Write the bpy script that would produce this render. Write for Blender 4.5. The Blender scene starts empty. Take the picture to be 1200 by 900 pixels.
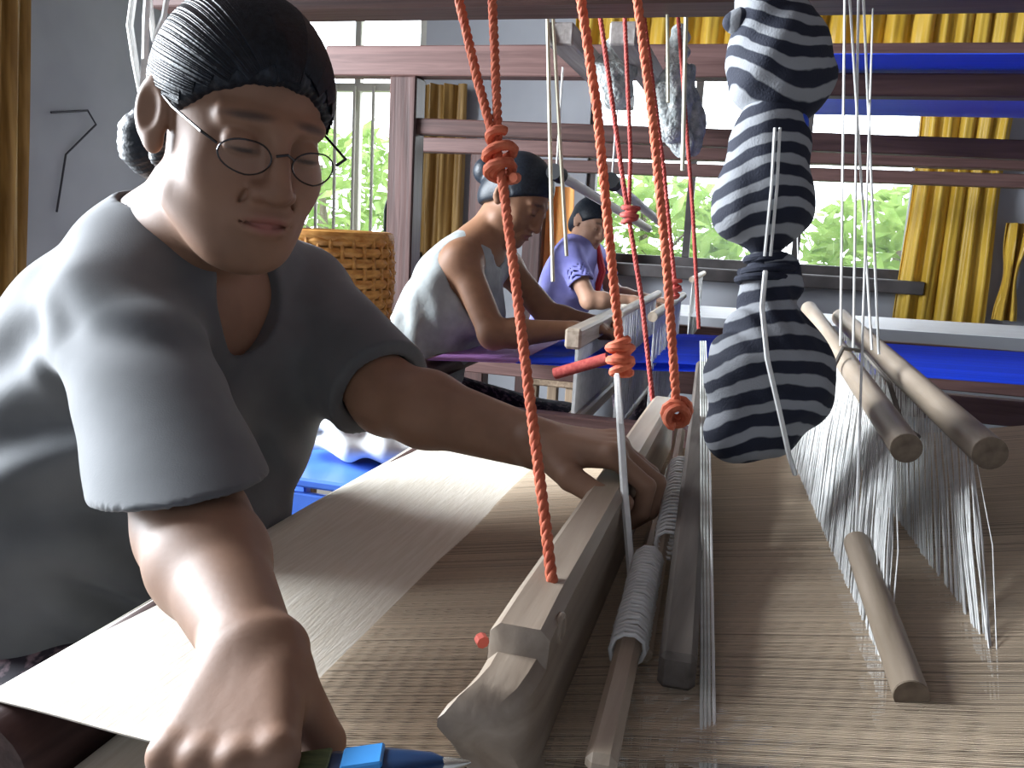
import bpy, math, random
import numpy as np
from mathutils import Vector

# ------------------------------------------------------------------ camera
FPX = 1000.0                                   # focal length in pixels of the 1200 x 900 frame
YAW, PITCH, ROLL = math.radians(15.4), math.radians(10.2), math.radians(3.1)
CAM = np.array([0.0, 0.0, 1.18])
_r0 = np.array([math.cos(YAW), math.sin(YAW), 0]); _fh = np.array([-math.sin(YAW), math.cos(YAW), 0]); _z = np.array([0, 0, 1.0])
FW = _fh * math.cos(PITCH) - _z * math.sin(PITCH)
_u0 = _fh * math.sin(PITCH) + _z * math.cos(PITCH)
RT = math.cos(ROLL) * _r0 + math.sin(ROLL) * _u0
UP = -math.sin(ROLL) * _r0 + math.cos(ROLL) * _u0
scene = bpy.context.scene
col = scene.collection
cd = bpy.data.cameras.new('camera'); cam = bpy.data.objects.new('camera', cd); col.objects.link(cam)
cd.sensor_width = 36.0; cd.lens = FPX / 1200 * 36.0; cd.clip_start = 0.02; cd.clip_end = 200
from mathutils import Matrix
cam.matrix_world = Matrix([[RT[0], UP[0], -FW[0], CAM[0]], [RT[1], UP[1], -FW[1], CAM[1]], [RT[2], UP[2], -FW[2], CAM[2]], [0, 0, 0, 1]])
scene.camera = cam
# ------------------------------------------------------------------ sky, light, exposure
world = bpy.data.worlds.new('sky'); scene.world = world; world.use_nodes = True
bg = world.node_tree.nodes['Background']; bg.inputs[0].default_value = (0.86, 0.93, 1.0, 1); bg.inputs[1].default_value = 7.0
vs = scene.view_settings
vs.view_transform = 'Standard'; vs.look = 'None'; vs.gamma = 1.0; vs.use_curve_mapping = False; vs.exposure = 0.0
scene.cycles.use_denoising = True
scene.cycles.sample_clamp_indirect = 6.0

def area_light(name, loc, target, sx, sy, power, color):
    l = bpy.data.lights.new(name, 'AREA'); l.shape = 'RECTANGLE'; l.size = sx; l.size_y = sy; l.energy = power; l.color = color
    o = bpy.data.objects.new(name, l); col.objects.link(o); o.location = loc
    o.rotation_euler = (Vector(target) - Vector(loc)).to_track_quat('-Z', 'Z').to_euler()
    return o
# bright open air beyond the doorway of the left wall, wholly outside the room; the two back windows are lit by the sky alone
area_light('door_left_offscreen', (-3.75, 1.15, 1.95), (-0.4, 0.75, 0.85), 2.2, 2.0, 760, (0.86, 0.93, 1.0))

# ------------------------------------------------------------------ small vector helpers
def A(*v): return np.array(v, float)
def nrm(v): v = np.asarray(v, float); return v / np.linalg.norm(v)
def px(x, y, d): return CAM + (FW + RT * (x - 600) / FPX - UP * (y - 450) / FPX) * d      # a point at a camera distance
def cdir(x, y, z): return nrm(RT * x + UP * y + FW * z)
rng = random.Random(7)

# ------------------------------------------------------------------ materials
MATS = {}
def mat(name, c1, c2=None, scale=(8, 8, 8), detail=3.0, rough=0.7, bump=0.0, bscale=None, metal=0.0, spec=0.3,
        ramp=(0.35, 0.65), dist=0.0, sheen=0.0, trans=0.0, attr=None):
    if name in MATS: return MATS[name]
    m = bpy.data.materials.new(name); m.use_nodes = True; MATS[name] = m
    nt = m.node_tree; N = nt.nodes; L = nt.links; b = N['Principled BSDF']
    b.inputs['Roughness'].default_value = rough; b.inputs['Metallic'].default_value = metal
    b.inputs['Specular IOR Level'].default_value = spec; b.inputs['Base Color'].default_value = (*c1, 1)
    if sheen: b.inputs['Sheen Weight'].default_value = sheen
    tc = N.new('ShaderNodeTexCoord'); mp = N.new('ShaderNodeMapping'); mp.inputs['Scale'].default_value = scale
    L.new(tc.outputs['Object'], mp.inputs['Vector'])
    no = N.new('ShaderNodeTexNoise'); no.inputs['Scale'].default_value = 1.0; no.inputs['Detail'].default_value = detail
    no.inputs['Distortion'].default_value = dist
    L.new(mp.outputs[0], no.inputs['Vector'])
    out = None
    if c2 is not None:
        r = N.new('ShaderNodeValToRGB'); r.color_ramp.elements[0].color = (*c1, 1); r.color_ramp.elements[1].color = (*c2, 1)
        r.color_ramp.elements[0].position, r.color_ramp.elements[1].position = ramp
        L.new(no.outputs['Fac'], r.inputs['Fac']); out = r.outputs['Color']
    if attr:
        a = N.new('ShaderNodeAttribute'); a.attribute_name = attr
        if out is not None:
            mx = N.new('ShaderNodeMix'); mx.data_type = 'RGBA'; mx.blend_type = 'MULTIPLY'; mx.inputs[0].default_value = 1.0
            L.new(a.outputs['Color'], mx.inputs[6]); L.new(out, mx.inputs[7]); out = mx.outputs[2]
        else: out = a.outputs['Color']
    if out is not None: L.new(out, b.inputs['Base Color'])
    if bump:
        n2 = N.new('ShaderNodeTexNoise'); n2.inputs['Detail'].default_value = 4
        m2 = N.new('ShaderNodeMapping'); m2.inputs['Scale'].default_value = bscale or scale
        L.new(tc.outputs['Object'], m2.inputs['Vector']); L.new(m2.outputs[0], n2.inputs['Vector']); n2.inputs['Scale'].default_value = 1.0
        bp = N.new('ShaderNodeBump'); bp.inputs['Strength'].default_value = bump; bp.inputs['Distance'].default_value = 0.01
        L.new(n2.outputs['Fac'], bp.inputs['Height']); L.new(bp.outputs[0], b.inputs['Normal'])
    if trans:
        t = N.new('ShaderNodeBsdfTranslucent'); mx = N.new('ShaderNodeMixShader'); mx.inputs[0].default_value = trans
        if out is not None: L.new(out, t.inputs[0])
        else: t.inputs[0].default_value = (*c1, 1)
        L.new(b.outputs[0], mx.inputs[1]); L.new(t.outputs[0], mx.inputs[2]); L.new(mx.outputs[0], N['Material Output'].inputs[0])
    return m
def wood(name, c1, c2, axis, rough=0.6, fine=60, bump=0.15):
    s = [fine, fine, fine]; s['xyz'.index(axis)] = fine * 0.05
    return mat(name + '_' + axis, c1, c2, scale=tuple(s), detail=5, rough=rough, bump=bump, dist=0.6, ramp=(0.3, 0.7))
def dark_wood(ax): return wood('dark stained wood', (0.035, 0.018, 0.016), (0.085, 0.045, 0.04), ax, 0.45)
def red_wood(ax): return wood('reddish brown wood', (0.075, 0.038, 0.034), (0.14, 0.078, 0.070), ax, 0.5)
def pale_wood(ax): return wood('pale worn wood', (0.33, 0.26, 0.19), (0.56, 0.47, 0.37), ax, 0.5)
def mid_wood(ax): return wood('brown worn wood', (0.15, 0.10, 0.065), (0.30, 0.22, 0.15), ax, 0.55)
def grey_wood(ax): return wood('greyed wood', (0.20, 0.18, 0.17), (0.38, 0.35, 0.33), ax, 0.55)
def tan_wood(ax): return wood('yellow brown wood', (0.16, 0.09, 0.035), (0.30, 0.19, 0.085), ax, 0.5)

# ------------------------------------------------------------------ objects and tags
def tag(o, label=None, cat=None, group=None, kind=None):
    if label: o['label'] = label
    if cat: o['category'] = cat
    if group: o['group'] = group
    if kind: o['kind'] = kind
    return o
def empty(name, loc):
    o = bpy.data.objects.new(name, None); col.objects.link(o); o.location = tuple(loc); o.empty_display_size = 0.05
    return o
WORLD = {}
def link_mesh(name, V, Fc, m, parent=None, smooth=False, origin=None, colors=None, sharp=None):
    V = np.asarray(V, float).reshape(-1, 3)
    if origin is None: lo, hi = V.min(0), V.max(0); origin = A((lo[0] + hi[0]) / 2, (lo[1] + hi[1]) / 2, lo[2])
    me = bpy.data.meshes.new(name); me.from_pydata((V - origin).tolist(), [], [list(map(int, f)) for f in Fc] if not isinstance(Fc, np.ndarray) else Fc.tolist())
    if smooth: me.polygons.foreach_set('use_smooth', [True] * len(me.polygons))
    if colors is not None:
        at = me.color_attributes.new('Col', 'FLOAT_COLOR', 'POINT')
        c4 = np.ones((len(V), 4), np.float32); c4[:, :3] = colors; at.data.foreach_set('color', c4.ravel())
    me.materials.append(m); me.update()
    if smooth and sharp is not None: me.set_sharp_from_angle(angle=math.radians(sharp))
    o = bpy.data.objects.new(name, me); col.objects.link(o)
    WORLD[o.name] = origin
    if parent is not None:
        o.parent = parent; po = WORLD.get(parent.name, np.array(parent.location)); o.location = tuple(origin - po)
    else: o.location = tuple(origin)
    return o
class MB:
    """collects shapes in world coordinates; build() links them as one mesh object"""
    def __init__(s): s.v = []; s.f = []; s.c = []
    def add(s, V, Fc, color=None):
        n = len(s.v); s.v.extend([tuple(p) for p in V]); s.f.extend([tuple(i + n for i in f) for f in Fc])
        s.c.extend([color or (1, 1, 1)] * len(V)); return s
    def box(s, c, size, ax=None, bev=0.0):
        c = A(*c); hx, hy, hz = [q / 2 for q in size]
        ax = ax if ax is not None else np.eye(3)
        if not bev:
            V = [c + ax[0] * x + ax[1] * y + ax[2] * z for x in (-hx, hx) for y in (-hy, hy) for z in (-hz, hz)]
            return s.add(V, [(0, 1, 3, 2), (4, 6, 7, 5), (0, 4, 5, 1), (2, 3, 7, 6), (0, 2, 6, 4), (1, 5, 7, 3)])
        # chamfered along all edges: three inset boxes hulled
        b = min(bev, hx * .9, hy * .9, hz * .9); V = []; idx = {}
        for sx in (-1, 1):
            for sy in (-1, 1):
                for sz in (-1, 1):
                    for k, (x, y, z) in enumerate(((hx, hy - b, hz - b), (hx - b, hy, hz - b), (hx - b, hy - b, hz))):
                        idx[sx, sy, sz, k] = len(V); V.append(c + ax[0] * x * sx + ax[1] * y * sy + ax[2] * z * sz)
        F = []
        for q in (-1, 1):
            F.append([idx[q, a_, b_, 0] for a_, b_ in ((-1, -1), (1, -1), (1, 1), (-1, 1))][::q])
            F.append([idx[a_, q, b_, 1] for a_, b_ in ((-1, -1), (-1, 1), (1, 1), (1, -1))][::q])
            F.append([idx[a_, b_, q, 2] for a_, b_ in ((-1, -1), (1, -1), (1, 1), (-1, 1))][::q])
        for p in (-1, 1):
            for q in (-1, 1):
                F.append([idx[p, q, -1, 0], idx[p, q, 1, 0], idx[p, q, 1, 1], idx[p, q, -1, 1]][::-p * q])
                F.append([idx[p, -1, q, 0], idx[p, 1, q, 0], idx[p, 1, q, 2], idx[p, -1, q, 2]][::p * q])
                F.append([idx[-1, p, q, 1], idx[1, p, q, 1], idx[1, p, q, 2], idx[-1, p, q, 2]][::-p * q])
                for r in (-1, 1):
                    t = [idx[p, q, r, 0], idx[p, q, r, 1], idx[p, q, r, 2]]; F.append(t[::p * q * r])
        return s.add(V, F)
    def beam(s, a, b, w, h, up=(0, 0, 1), bev=0.004):
        a, b = A(*a), A(*b); d = b - a; L = np.linalg.norm(d); d = d / L; up = A(*up)
        sd = np.cross(up, d); sd = sd / np.linalg.norm(sd); u = np.cross(d, sd)
        return s.box((a + b) / 2, (L, w, h), np.array([d, sd, u]), bev)
    def tube(s, pts, r, n=8, cap=True, flat=1.0, color=None, upv=None):
        P = np.array(pts, float); k = len(P); R_ = np.full(k, r, float) if np.isscalar(r) else np.array(r, float)
        T = np.gradient(P, axis=0); T /= np.linalg.norm(T, axis=1)[:, None] + 1e-12
        u = A(*upv) if upv is not None else (A(0, 0, 1) if abs(T[0][2]) < 0.9 else A(1, 0, 0)); V = []
        for i in range(k):
            u = u - T[i] * (u @ T[i]); u = u / (np.linalg.norm(u) + 1e-12); w = np.cross(T[i], u)
            for j in range(n):
                a = 2 * math.pi * j / n; V.append(P[i] + R_[i] * (math.cos(a) * w + math.sin(a) * u * flat))
        F = [(i * n + j, i * n + (j + 1) % n, (i + 1) * n + (j + 1) % n, (i + 1) * n + j) for i in range(k - 1) for j in range(n)]
        if cap: F += [tuple(range(n))[::-1], tuple(range((k - 1) * n, k * n))]
        return s.add(V, F, color)
    def lathe(s, c, prof, n=24, ax=None):
        c = A(*c); ax = ax if ax is not None else np.eye(3); V = []; k = len(prof)
        for r, z in prof:
            for j in range(n):
                a = 2 * math.pi * j / n; V.append(c + ax[0] * r * math.cos(a) + ax[1] * r * math.sin(a) + ax[2] * z)
        F = [(i * n + j, i * n + (j + 1) % n, (i + 1) * n + (j + 1) % n, (i + 1) * n + j) for i in range(k - 1) for j in range(n)]
        F += [tuple(range(n))[::-1], tuple(range((k - 1) * n, k * n))]
        return s.add(V, F)
    def grid(s, fn, nu, nv, thick=0.0, color=None):
        V = [A(*fn(i / nu, j / nv)) for i in range(nu + 1) for j in range(nv + 1)]
        F = [(i * (nv + 1) + j, (i + 1) * (nv + 1) + j, (i + 1) * (nv + 1) + j + 1, i * (nv + 1) + j + 1) for i in range(nu) for j in range(nv)]
        if thick:
            n0 = len(V); G = np.array(V).reshape(nu + 1, nv + 1, 3)
            du = np.gradient(G, axis=0); dv = np.gradient(G, axis=1); nn = np.cross(du, dv); nn /= np.linalg.norm(nn, axis=2)[:, :, None] + 1e-12
            V2 = (G - nn * thick).reshape(-1, 3); V = V + list(V2); F2 = [tuple(q + n0 for q in f[::-1]) for f in F]
            e = []
            W = nv + 1
            for i in range(nu): e += [((i + 1) * W, i * W, i * W + n0, (i + 1) * W + n0), (i * W + nv, (i + 1) * W + nv, (i + 1) * W + nv + n0, i * W + nv + n0)]
            for j in range(nv): e += [(j, j + 1, j + 1 + n0, j + n0), (nu * W + j + 1, nu * W + j, nu * W + j + n0, nu * W + j + 1 + n0)]
            F = F + F2 + e
        return s.add(V, F, color)
    def rope(s, pts, r, pitch=0.022, strands=3, seg=8, n=6):
        P = np.array(pts, float); d = np.r_[0, np.cumsum(np.linalg.norm(np.diff(P, axis=0), axis=1))]; Ln = d[-1]
        k = max(8, int(Ln / pitch * seg)); t = np.linspace(0, Ln, k); Q = np.stack([np.interp(t, d, P[:, i]) for i in range(3)], 1)
        T = np.gradient(Q, axis=0); T /= np.linalg.norm(T, axis=1)[:, None]; u = A(1, .3, 0) if abs(T[0][2]) > .5 else A(0, 0, 1)
        U_ = []; 
        for i in range(k): u = u - T[i] * (u @ T[i]); u = u / np.linalg.norm(u); U_.append(u)
        U_ = np.array(U_); W_ = np.cross(T, U_)
        for q in range(strands):
            a = 2 * math.pi * (t / pitch + q / strands)
            s.tube(Q + (np.cos(a)[:, None] * U_ + np.sin(a)[:, None] * W_) * r * 0.48, r * 0.58, n)
        return s
    def build(s, name, m, parent=None, smooth=False, sharp=40, use_col=False, origin=None):
        return link_mesh(name, s.v, s.f, m, parent, smooth, origin, np.array(s.c) if use_col else None, sharp)
# ------------------------------------------------------------------ solid modelling: smooth unions of limbs, meshed on a sparse grid
class Solid:
    def __init__(s): s.ops = []; s.post = []; s.fns = []
    def cone(s, a, b, ra, rb, k=0.02, mode='u'):
        s.ops.append(('c', np.asarray(a, float), np.asarray(b, float), ra, rb, k, mode)); return s
    def chain(s, pts, rad, k=0.02, mode='u'):
        for i in range(len(pts) - 1): s.cone(pts[i], pts[i + 1], rad[i], rad[i + 1], k, mode)
        return s
    def ell(s, c, r, ax=None, k=0.02, mode='u'):
        s.ops.append(('e', np.asarray(c, float), np.asarray(r, float), np.eye(3) if ax is None else np.asarray(ax, float), None, k, mode)); return s
    def plane(s, p, n, k=0.0):          # keep only the side the normal points away from
        s.ops.append(('p', np.asarray(p, float), nrm(n), None, None, k, 'i')); return s
    def copy(s, grow=0.0):
        q = Solid(); q.post = list(s.post)
        for o in s.ops:
            if grow and o[0] == 'c': o = ('c', o[1], o[2], o[3] + grow, o[4] + grow, o[5], o[6])
            elif grow and o[0] == 'e': o = ('e', o[1], o[2] + grow, o[3], None, o[5], o[6])
            q.ops.append(o)
        return q
    def sub(s, other, grow=0.0, k=0.0): s.ops.append(('S', other.copy(grow), None, None, None, k, 's')); return s
    def join(s, other, k=0.01): s.ops.append(('S', other, None, None, None, k, 'u')); return s
    def wave(s, c, d, lam, amp, rad, ph=0.0): s.post.append((np.asarray(c, float), nrm(d), lam, amp, rad, ph)); return s
    def _prim(s, o, P):
        if o[0] == 'c':
            a, b, ra, rb = o[1:5]; ba = b - a; pa = P - a; t = np.clip(pa @ ba / max(ba @ ba, 1e-12), 0, 1)
            return np.linalg.norm(pa - t[..., None] * ba, axis=-1) - (ra + (rb - ra) * t)
        if o[0] == 'e':
            q = (P - o[1]) @ o[3].T; k0 = np.linalg.norm(q / o[2], axis=-1); k1 = np.linalg.norm(q / o[2] ** 2, axis=-1) + 1e-9
            return k0 * (k0 - 1) / k1
        if o[0] == 'p': return (P - o[1]) @ o[2]
        return o[1].ev(P)
    def ev(s, P, masks=None, keep=None):
        d = np.full(P.shape[:-1], 0.5)
        for i, o in enumerate(s.ops):
            m = masks[i] if masks is not None else None
            if m is not None:
                if not m.any(): continue
                q = s._prim(o, P[m]); d0 = d[m]
            else: q = s._prim(o, P); d0 = d
            if keep is not None: keep.append(q)
            k = o[5]
            if o[6] == 'u':
                if k > 0: h = np.clip(0.5 + 0.5 * (d0 - q) / k, 0, 1); d1 = d0 + (q - d0) * h - k * h * (1 - h)
                else: d1 = np.minimum(d0, q)
            else:
                if o[6] == 's': q = -q
                if k > 0: h = np.clip(0.5 - 0.5 * (d0 - q) / k, 0, 1); d1 = d0 + (q - d0) * h + k * h * (1 - h)
                else: d1 = np.maximum(d0, q)
            if m is not None: d[m] = d1
            else: d = d1
        for c, dr, lam, amp, rad, ph in s.post:
            r = P - c; rr = (r * r).sum(-1) / rad ** 2; m = rr < 5
            if m.any(): d[m] += amp * np.sin(2 * math.pi * (r[m] @ dr) / lam + ph) * np.exp(-rr[m])
        for fn in s.fns: d = d + fn(P)
        return d
    def mesh(s, lo, hi, h, project=1):
        lo = np.asarray(lo, float); n = np.ceil((np.asarray(hi, float) - lo) / (8 * h)).astype(int)
        g = np.stack(np.meshgrid(*[np.arange(q) for q in n], indexing='ij'), -1).reshape(-1, 3)
        cen = lo + (g * 8 + 4) * h; keep = []; d = s.ev(cen, None, keep); Rb = 8 * h * 0.87; act = np.abs(d) < Rb * 1.35 + 0.01; g = g[act]
        BM = []
        for o, q in zip(s.ops, keep):
            q = q[act]; BM.append(np.ones(len(g), bool) if o[0] == 'p' else (q * 0.75 - Rb < o[5] + 0.012))
        li = np.stack(np.meshgrid(*[np.arange(9)] * 3, indexing='ij'), -1)
        D = np.concatenate([s.ev(lo + (g[i:i + 400, None, None, None, :] * 8 + li) * h, [m[i:i + 400] for m in BM]) for i in range(0, len(g), 400)])
        S = D < 0; NY, NZ = n[1] * 8 + 2, n[2] * 8 + 2
        key = lambda q: (q[..., 0] * NY + q[..., 1]) * NZ + q[..., 2]
        cnt = sum(S[:, i:8 + i, j:8 + j, k:8 + k].astype(np.int8) for i in (0, 1) for j in (0, 1) for k in (0, 1))
        bi, ci, cj, ck = np.nonzero((cnt > 0) & (cnt < 8)); gc = g[bi] * 8 + np.stack([ci, cj, ck], 1)
        acc = np.zeros((len(bi), 3)); num = np.zeros(len(bi))
        for a in range(3):
            for p in (0, 1):
                for q in (0, 1):
                    o0 = [0, 0, 0]; b_, c_ = [x for x in range(3) if x != a]; o0[b_] = p; o0[c_] = q; o1 = list(o0); o1[a] = 1
                    d0 = D[bi, ci + o0[0], cj + o0[1], ck + o0[2]]; d1 = D[bi, ci + o1[0], cj + o1[1], ck + o1[2]]
                    m = (d0 < 0) != (d1 < 0); t = np.where(m, d0 / np.where(m, d0 - d1, 1), 0)
                    v = np.tile(np.array(o0, float), (len(bi), 1)); v[:, a] = t; acc += v * m[:, None]; num += m
        V = lo + (gc + acc / num[:, None]) * h; kk = key(gc); order = np.argsort(kk); ks = kk[order]; V = V[order]; vb = bi[order]
        Fc = []
        for a in range(3):
            b_, c_ = (a + 1) % 3, (a + 2) % 3; sl0 = [slice(0, 8)] * 3; sl1 = list(sl0); sl1[a] = slice(1, 9)
            s0 = S[(slice(None), *sl0)]; s1 = S[(slice(None), *sl1)]; e = np.nonzero(s0 != s1); ge = g[e[0]] * 8 + np.stack(e[1:], 1)
            eb = np.zeros(3, int); eb[b_] = 1; ec = np.zeros(3, int); ec[c_] = 1
            qd = np.stack([ge - eb - ec, ge - ec, ge, ge - eb], 1); ok = (qd >= 0).all((1, 2)); kq = key(qd); ix = np.clip(np.searchsorted(ks, kq), 0, len(ks) - 1)
            ok &= (ks[ix] == kq).all(1); fl = s0[e][ok]; ix = ix[ok]; ix[~fl] = ix[~fl][:, ::-1]; Fc.append(ix)
        Fc = np.concatenate(Fc); VM = [m[vb] for m in BM]
        for _ in range(project):
            e = h * 0.3; f0 = s.ev(V, VM); G = np.stack([(s.ev(V + np.eye(3)[a] * e, VM) - f0) / e for a in range(3)], 1)
            st = (f0 / np.maximum((G * G).sum(1), 0.2))[:, None] * G; ln = np.linalg.norm(st, axis=1, keepdims=True)
            V = V - st * np.minimum(1, 0.6 * h / (ln + 1e-9))
        return V, Fc
    def bounds(s, pad=0.03):
        lo, hi = np.full(3, 9e9), np.full(3, -9e9)
        for o in s.ops:
            if o[6] != 'u': continue
            if o[0] == 'S': a, b = o[1].bounds(0); lo = np.minimum(lo, a); hi = np.maximum(hi, b)
            elif o[0] == 'c': lo = np.minimum(lo, np.minimum(o[1] - o[3], o[2] - o[4])); hi = np.maximum(hi, np.maximum(o[1] + o[3], o[2] + o[4]))
            else: r = o[2].max(); lo = np.minimum(lo, o[1] - r); hi = np.maximum(hi, o[1] + r)
        return lo - pad, hi + pad
    def build(s, name, m, h, parent=None, colorfn=None, project=1, origin=None):
        V, Fc = s.mesh(*s.bounds(), h, project)
        return link_mesh(name, V, Fc, m, parent, True, origin, colorfn(V) if colorfn else None)

def hand(S, w, d, pn, ts, curls, thumb, sc=1.0):
    """w wrist, d towards the knuckles, pn the way the palm faces, ts the thumb side; curls: one triple of joint angles per finger"""
    d, pn, ts = nrm(d), nrm(pn), nrm(ts)
    off = (0.029, 0.0095, -0.0105, -0.029); kl = (0.084, 0.087, 0.082, 0.074)
    ln = ((0.042, 0.025, 0.021), (0.046, 0.029, 0.022), (0.042, 0.027, 0.021), (0.033, 0.020, 0.018)); rr = (0.0095, 0.0098, 0.0092, 0.0082)
    for i in range(4):
        kn = w + (d * kl[i] + ts * off[i]) * sc
        S.cone(w + ts * off[i] * 0.55 * sc, kn, 0.0175 * sc, 0.0118 * sc, 0.012)
        S.ell(kn - pn * 0.002 * sc, (0.0105 * sc,) * 3, k=0.006)
        p, a = kn, 0.0
        for j in range(3):
            a += math.radians(curls[i][j]); q = p + (d * math.cos(a) + pn * math.sin(a)) * ln[i][j] * sc
            r0 = rr[i] * (1, 0.93, 0.85)[j] * sc; S.cone(p, q, r0, r0 * 0.9, 0.003 if j == 0 else 0.002); p = q
    p = w + (d * 0.02 + ts * 0.022 + pn * 0.006) * sc; rt = (0.0165, 0.0125, 0.0108, 0.0085)
    for j in range(3):
        t = thumb[j]; q = p + nrm(d * t[0] + ts * t[1] + pn * t[2]) * (0.042, 0.032, 0.026)[j] * sc
        S.cone(p, q, rt[j] * sc, rt[j + 1] * sc, 0.01 if j == 0 else 0.003); p = q

def head_solid(S, c, f, u, sc=1.0, lids=True):
    """c head centre, f the way the face looks, u crown direction; returns the frame (side, face, crown)"""
    f = nrm(f); u = nrm(np.asarray(u) - f * (np.asarray(u) @ f)); r = np.cross(f, u)      # r: the person's right
    fr = np.array([r, f, u]); L = lambda a, b, e: c + (r * a + f * b + u * e) * sc
    S.ell(L(0, -.012, .028), A(.0745, .094, .087) * sc, fr, k=.02)
    S.ell(L(0, .030, -.042), A(.064, .063, .074) * sc, fr, k=.03)
    for q in (-1, 1):
        S.ell(L(q * .038, .052, -.032), A(.027, .029, .028) * sc, fr, k=.02)          # cheek
        S.cone(L(q * .05, .015, -.07), L(q * .022, .062, -.098), .021 * sc, .019 * sc, .025)   # jaw
        S.cone(L(q * .012, .086, .024), L(q * .046, .068, .024), .0085 * sc, .008 * sc, .014)   # brow ridge
    S.ell(L(0, .077, -.102), A(.02, .016, .016) * sc, fr, k=.02)
    for q in (-1, 1): S.ell(L(q * .032, .1, .003), A(.017, .015, .0115) * sc, fr, .016, 's')
    for q in (-1, 1):
        S.ell(L(q * .0315, .0765, .001), A(.0165, .0140, .0135) * sc, fr, k=.004)
        S.cone(L(q * .0195, .0855, -.004), L(q * .044, .080, -.004), .0032 * sc, .003 * sc, .004)  # lower lid edge
    S.cone(L(0, .090, .012), L(0, .109, -.03), .0085 * sc, .0115 * sc, .012)
    S.ell(L(0, .106, -.035), A(.0135, .012, .0105) * sc, fr, k=.008)
    for q in (-1, 1): S.ell(L(q * .0155, .096, -.038), A(.0085, .011, .0085) * sc, fr, k=.006)
    for q in (-1, 1): S.ell(L(q * .0075, .108, -.0475), A(.0042, .0055, .003) * sc, fr, .003, 's')
    S.ell(L(0, .082, -.067), A(.030, .016, .022) * sc, fr, k=.014)                          # muzzle
    S.ell(L(0, .0965, -.0605), A(.023, .009, .0062) * sc, fr, k=.004)
    S.ell(L(0, .0955, -.0745), A(.020, .009, .0072) * sc, fr, k=.004)
    S.cone(L(0, .1045, -.0675), L(.026, .092, -.0685), .0024 * sc, .0018 * sc, .003, 's'); S.cone(L(0, .1045, -.0675), L(-.026, .092, -.0685), .0024 * sc, .0018 * sc, .003, 's')
    for q in (-1, 1): S.cone(L(q * .022, .093, -.040), L(q * .033, .080, -.072), .0016 * sc, .002 * sc, .007, 's')   # smile folds
    S.ell(L(0, .045, -.105), A(.036, .035, .022) * sc, fr, k=.025)
    for q in (-1, 1):                                                                        # ears
        ea = np.array([nrm(r * q + f * .55), nrm(f - r * q * .55), u])
        S.ell(L(q * .083, -.012, -.002), A(.0085, .020, .033) * sc, ea, k=.006)
        S.ell(L(q * .0905, -.006, .0), A(.0075, .0125, .021) * sc, ea, .004, 's')
        S.ell(L(q * .080, -.006, -.031), A(.0065, .010, .011) * sc, ea, k=.006)
    return fr

def skin_colors(base, c=None, fr=None, sc=1.0, lips=(0.30, 0.12, 0.10)):
    base = A(*base)
    def fn(V):
        C = np.tile(base, (len(V), 1))
        if c is not None:
            q = (V - c) @ fr.T / sc; x, y, z = np.abs(q[:, 0]), q[:, 1], q[:, 2]
            def put(m, colr): C[:] = C * (1 - m[:, None]) + A(*colr) * m[:, None]
            put(np.exp(-((x / .02) ** 2 + ((z + .067) / .0095) ** 2) ** 2) * (y > .07), lips)
            put(np.exp(-(((x - .031) / .02) ** 2 + ((z - .0275 + (x - .031) * .15) / .0042) ** 2) ** 2) * (y > .05) * .8, (0.03, 0.02, 0.018))
            put(np.exp(-(((x - .0315) / .0145) ** 2 + ((z + .0035) / .0025) ** 2) ** 2) * (y > .06) * .9, (0.015, 0.01, 0.01))
            put(np.exp(-((x / .03) ** 2 + ((y - .1) / .03) ** 2 + ((z + .03) / .03) ** 2)) * .25, base * A(1.15, .85, .8))
        return C
    return fn
# ------------------------------------------------------------------ the room
M_wall = M_wallb = mat('grey plaster', (0.32, 0.33, 0.36), (0.39, 0.40, 0.43), scale=(2, 2, 2), rough=0.9, bump=0.05, bscale=(30, 30, 30))
M_floor = mat('worn concrete', (0.16, 0.15, 0.14), (0.26, 0.245, 0.23), scale=(3, 3, 3), detail=6, rough=0.75, bump=0.1, bscale=(20, 20, 20))
M_ceil = mat('ceiling boards', (0.07, 0.05, 0.05), (0.12, 0.09, 0.085), scale=(1.2, 25, 8), rough=0.8)
XL, XR, YB, YF, ZC = -3.2, 3.4, 5.0, -2.0, 3.0
def struct(name, boxes, m, parent=None):
    b = MB()
    for lo, hi in boxes:
        lo, hi = A(*lo), A(*hi); b.box((lo + hi) / 2, hi - lo)
    o = b.build(name, m, parent)
    if parent is None: o['kind'] = 'structure'
    return o
struct('floor', [((XL - .2, YF - .2, -.1), (XR + .2, YB + .2, 0))], M_floor)
struct('ceiling', [((XL - .2, YF - .2, ZC), (XR + .2, YB + .2, ZC + .1))], M_ceil)
T = 0.16
WA = (-2.95, -2.02, 1.02, 2.45)      # back wall openings: x0, x1, z0, z1
WB = (-1.0, 0.80, 1.03, 2.35)
struct('wall_back', [((XL - T, YB, 0), (XR + T, YB + T, 1.02)), ((XL - T, YB, 2.45), (XR + T, YB + T, ZC)), ((XL - T, YB, 1.02), (WA[0], YB + T, 2.45)),
                     ((WA[1], YB, 1.02), (WB[0], YB + T, 2.45)), ((WB[1], YB, 1.02), (XR + T, YB + T, 2.45)),
                     ((WB[0], YB, 2.35), (WB[1], YB + T, 2.45))], M_wallb)
DY = (.05, 2.25, 2.85)               # doorway of the left wall
struct('wall_left', [((XL - T, YF, 0), (XL, DY[0], ZC)), ((XL - T, DY[1], 0), (XL, YB, ZC)), ((XL - T, DY[0], DY[2]), (XL, DY[1], ZC))], M_wall)
struct('wall_right', [((XR, YF, 0), (XR + T, YB, ZC))], M_wall)
struct('wall_front', [((XL - T, YF - T, 0), (XR + T, YF, ZC))], M_wall)
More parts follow.
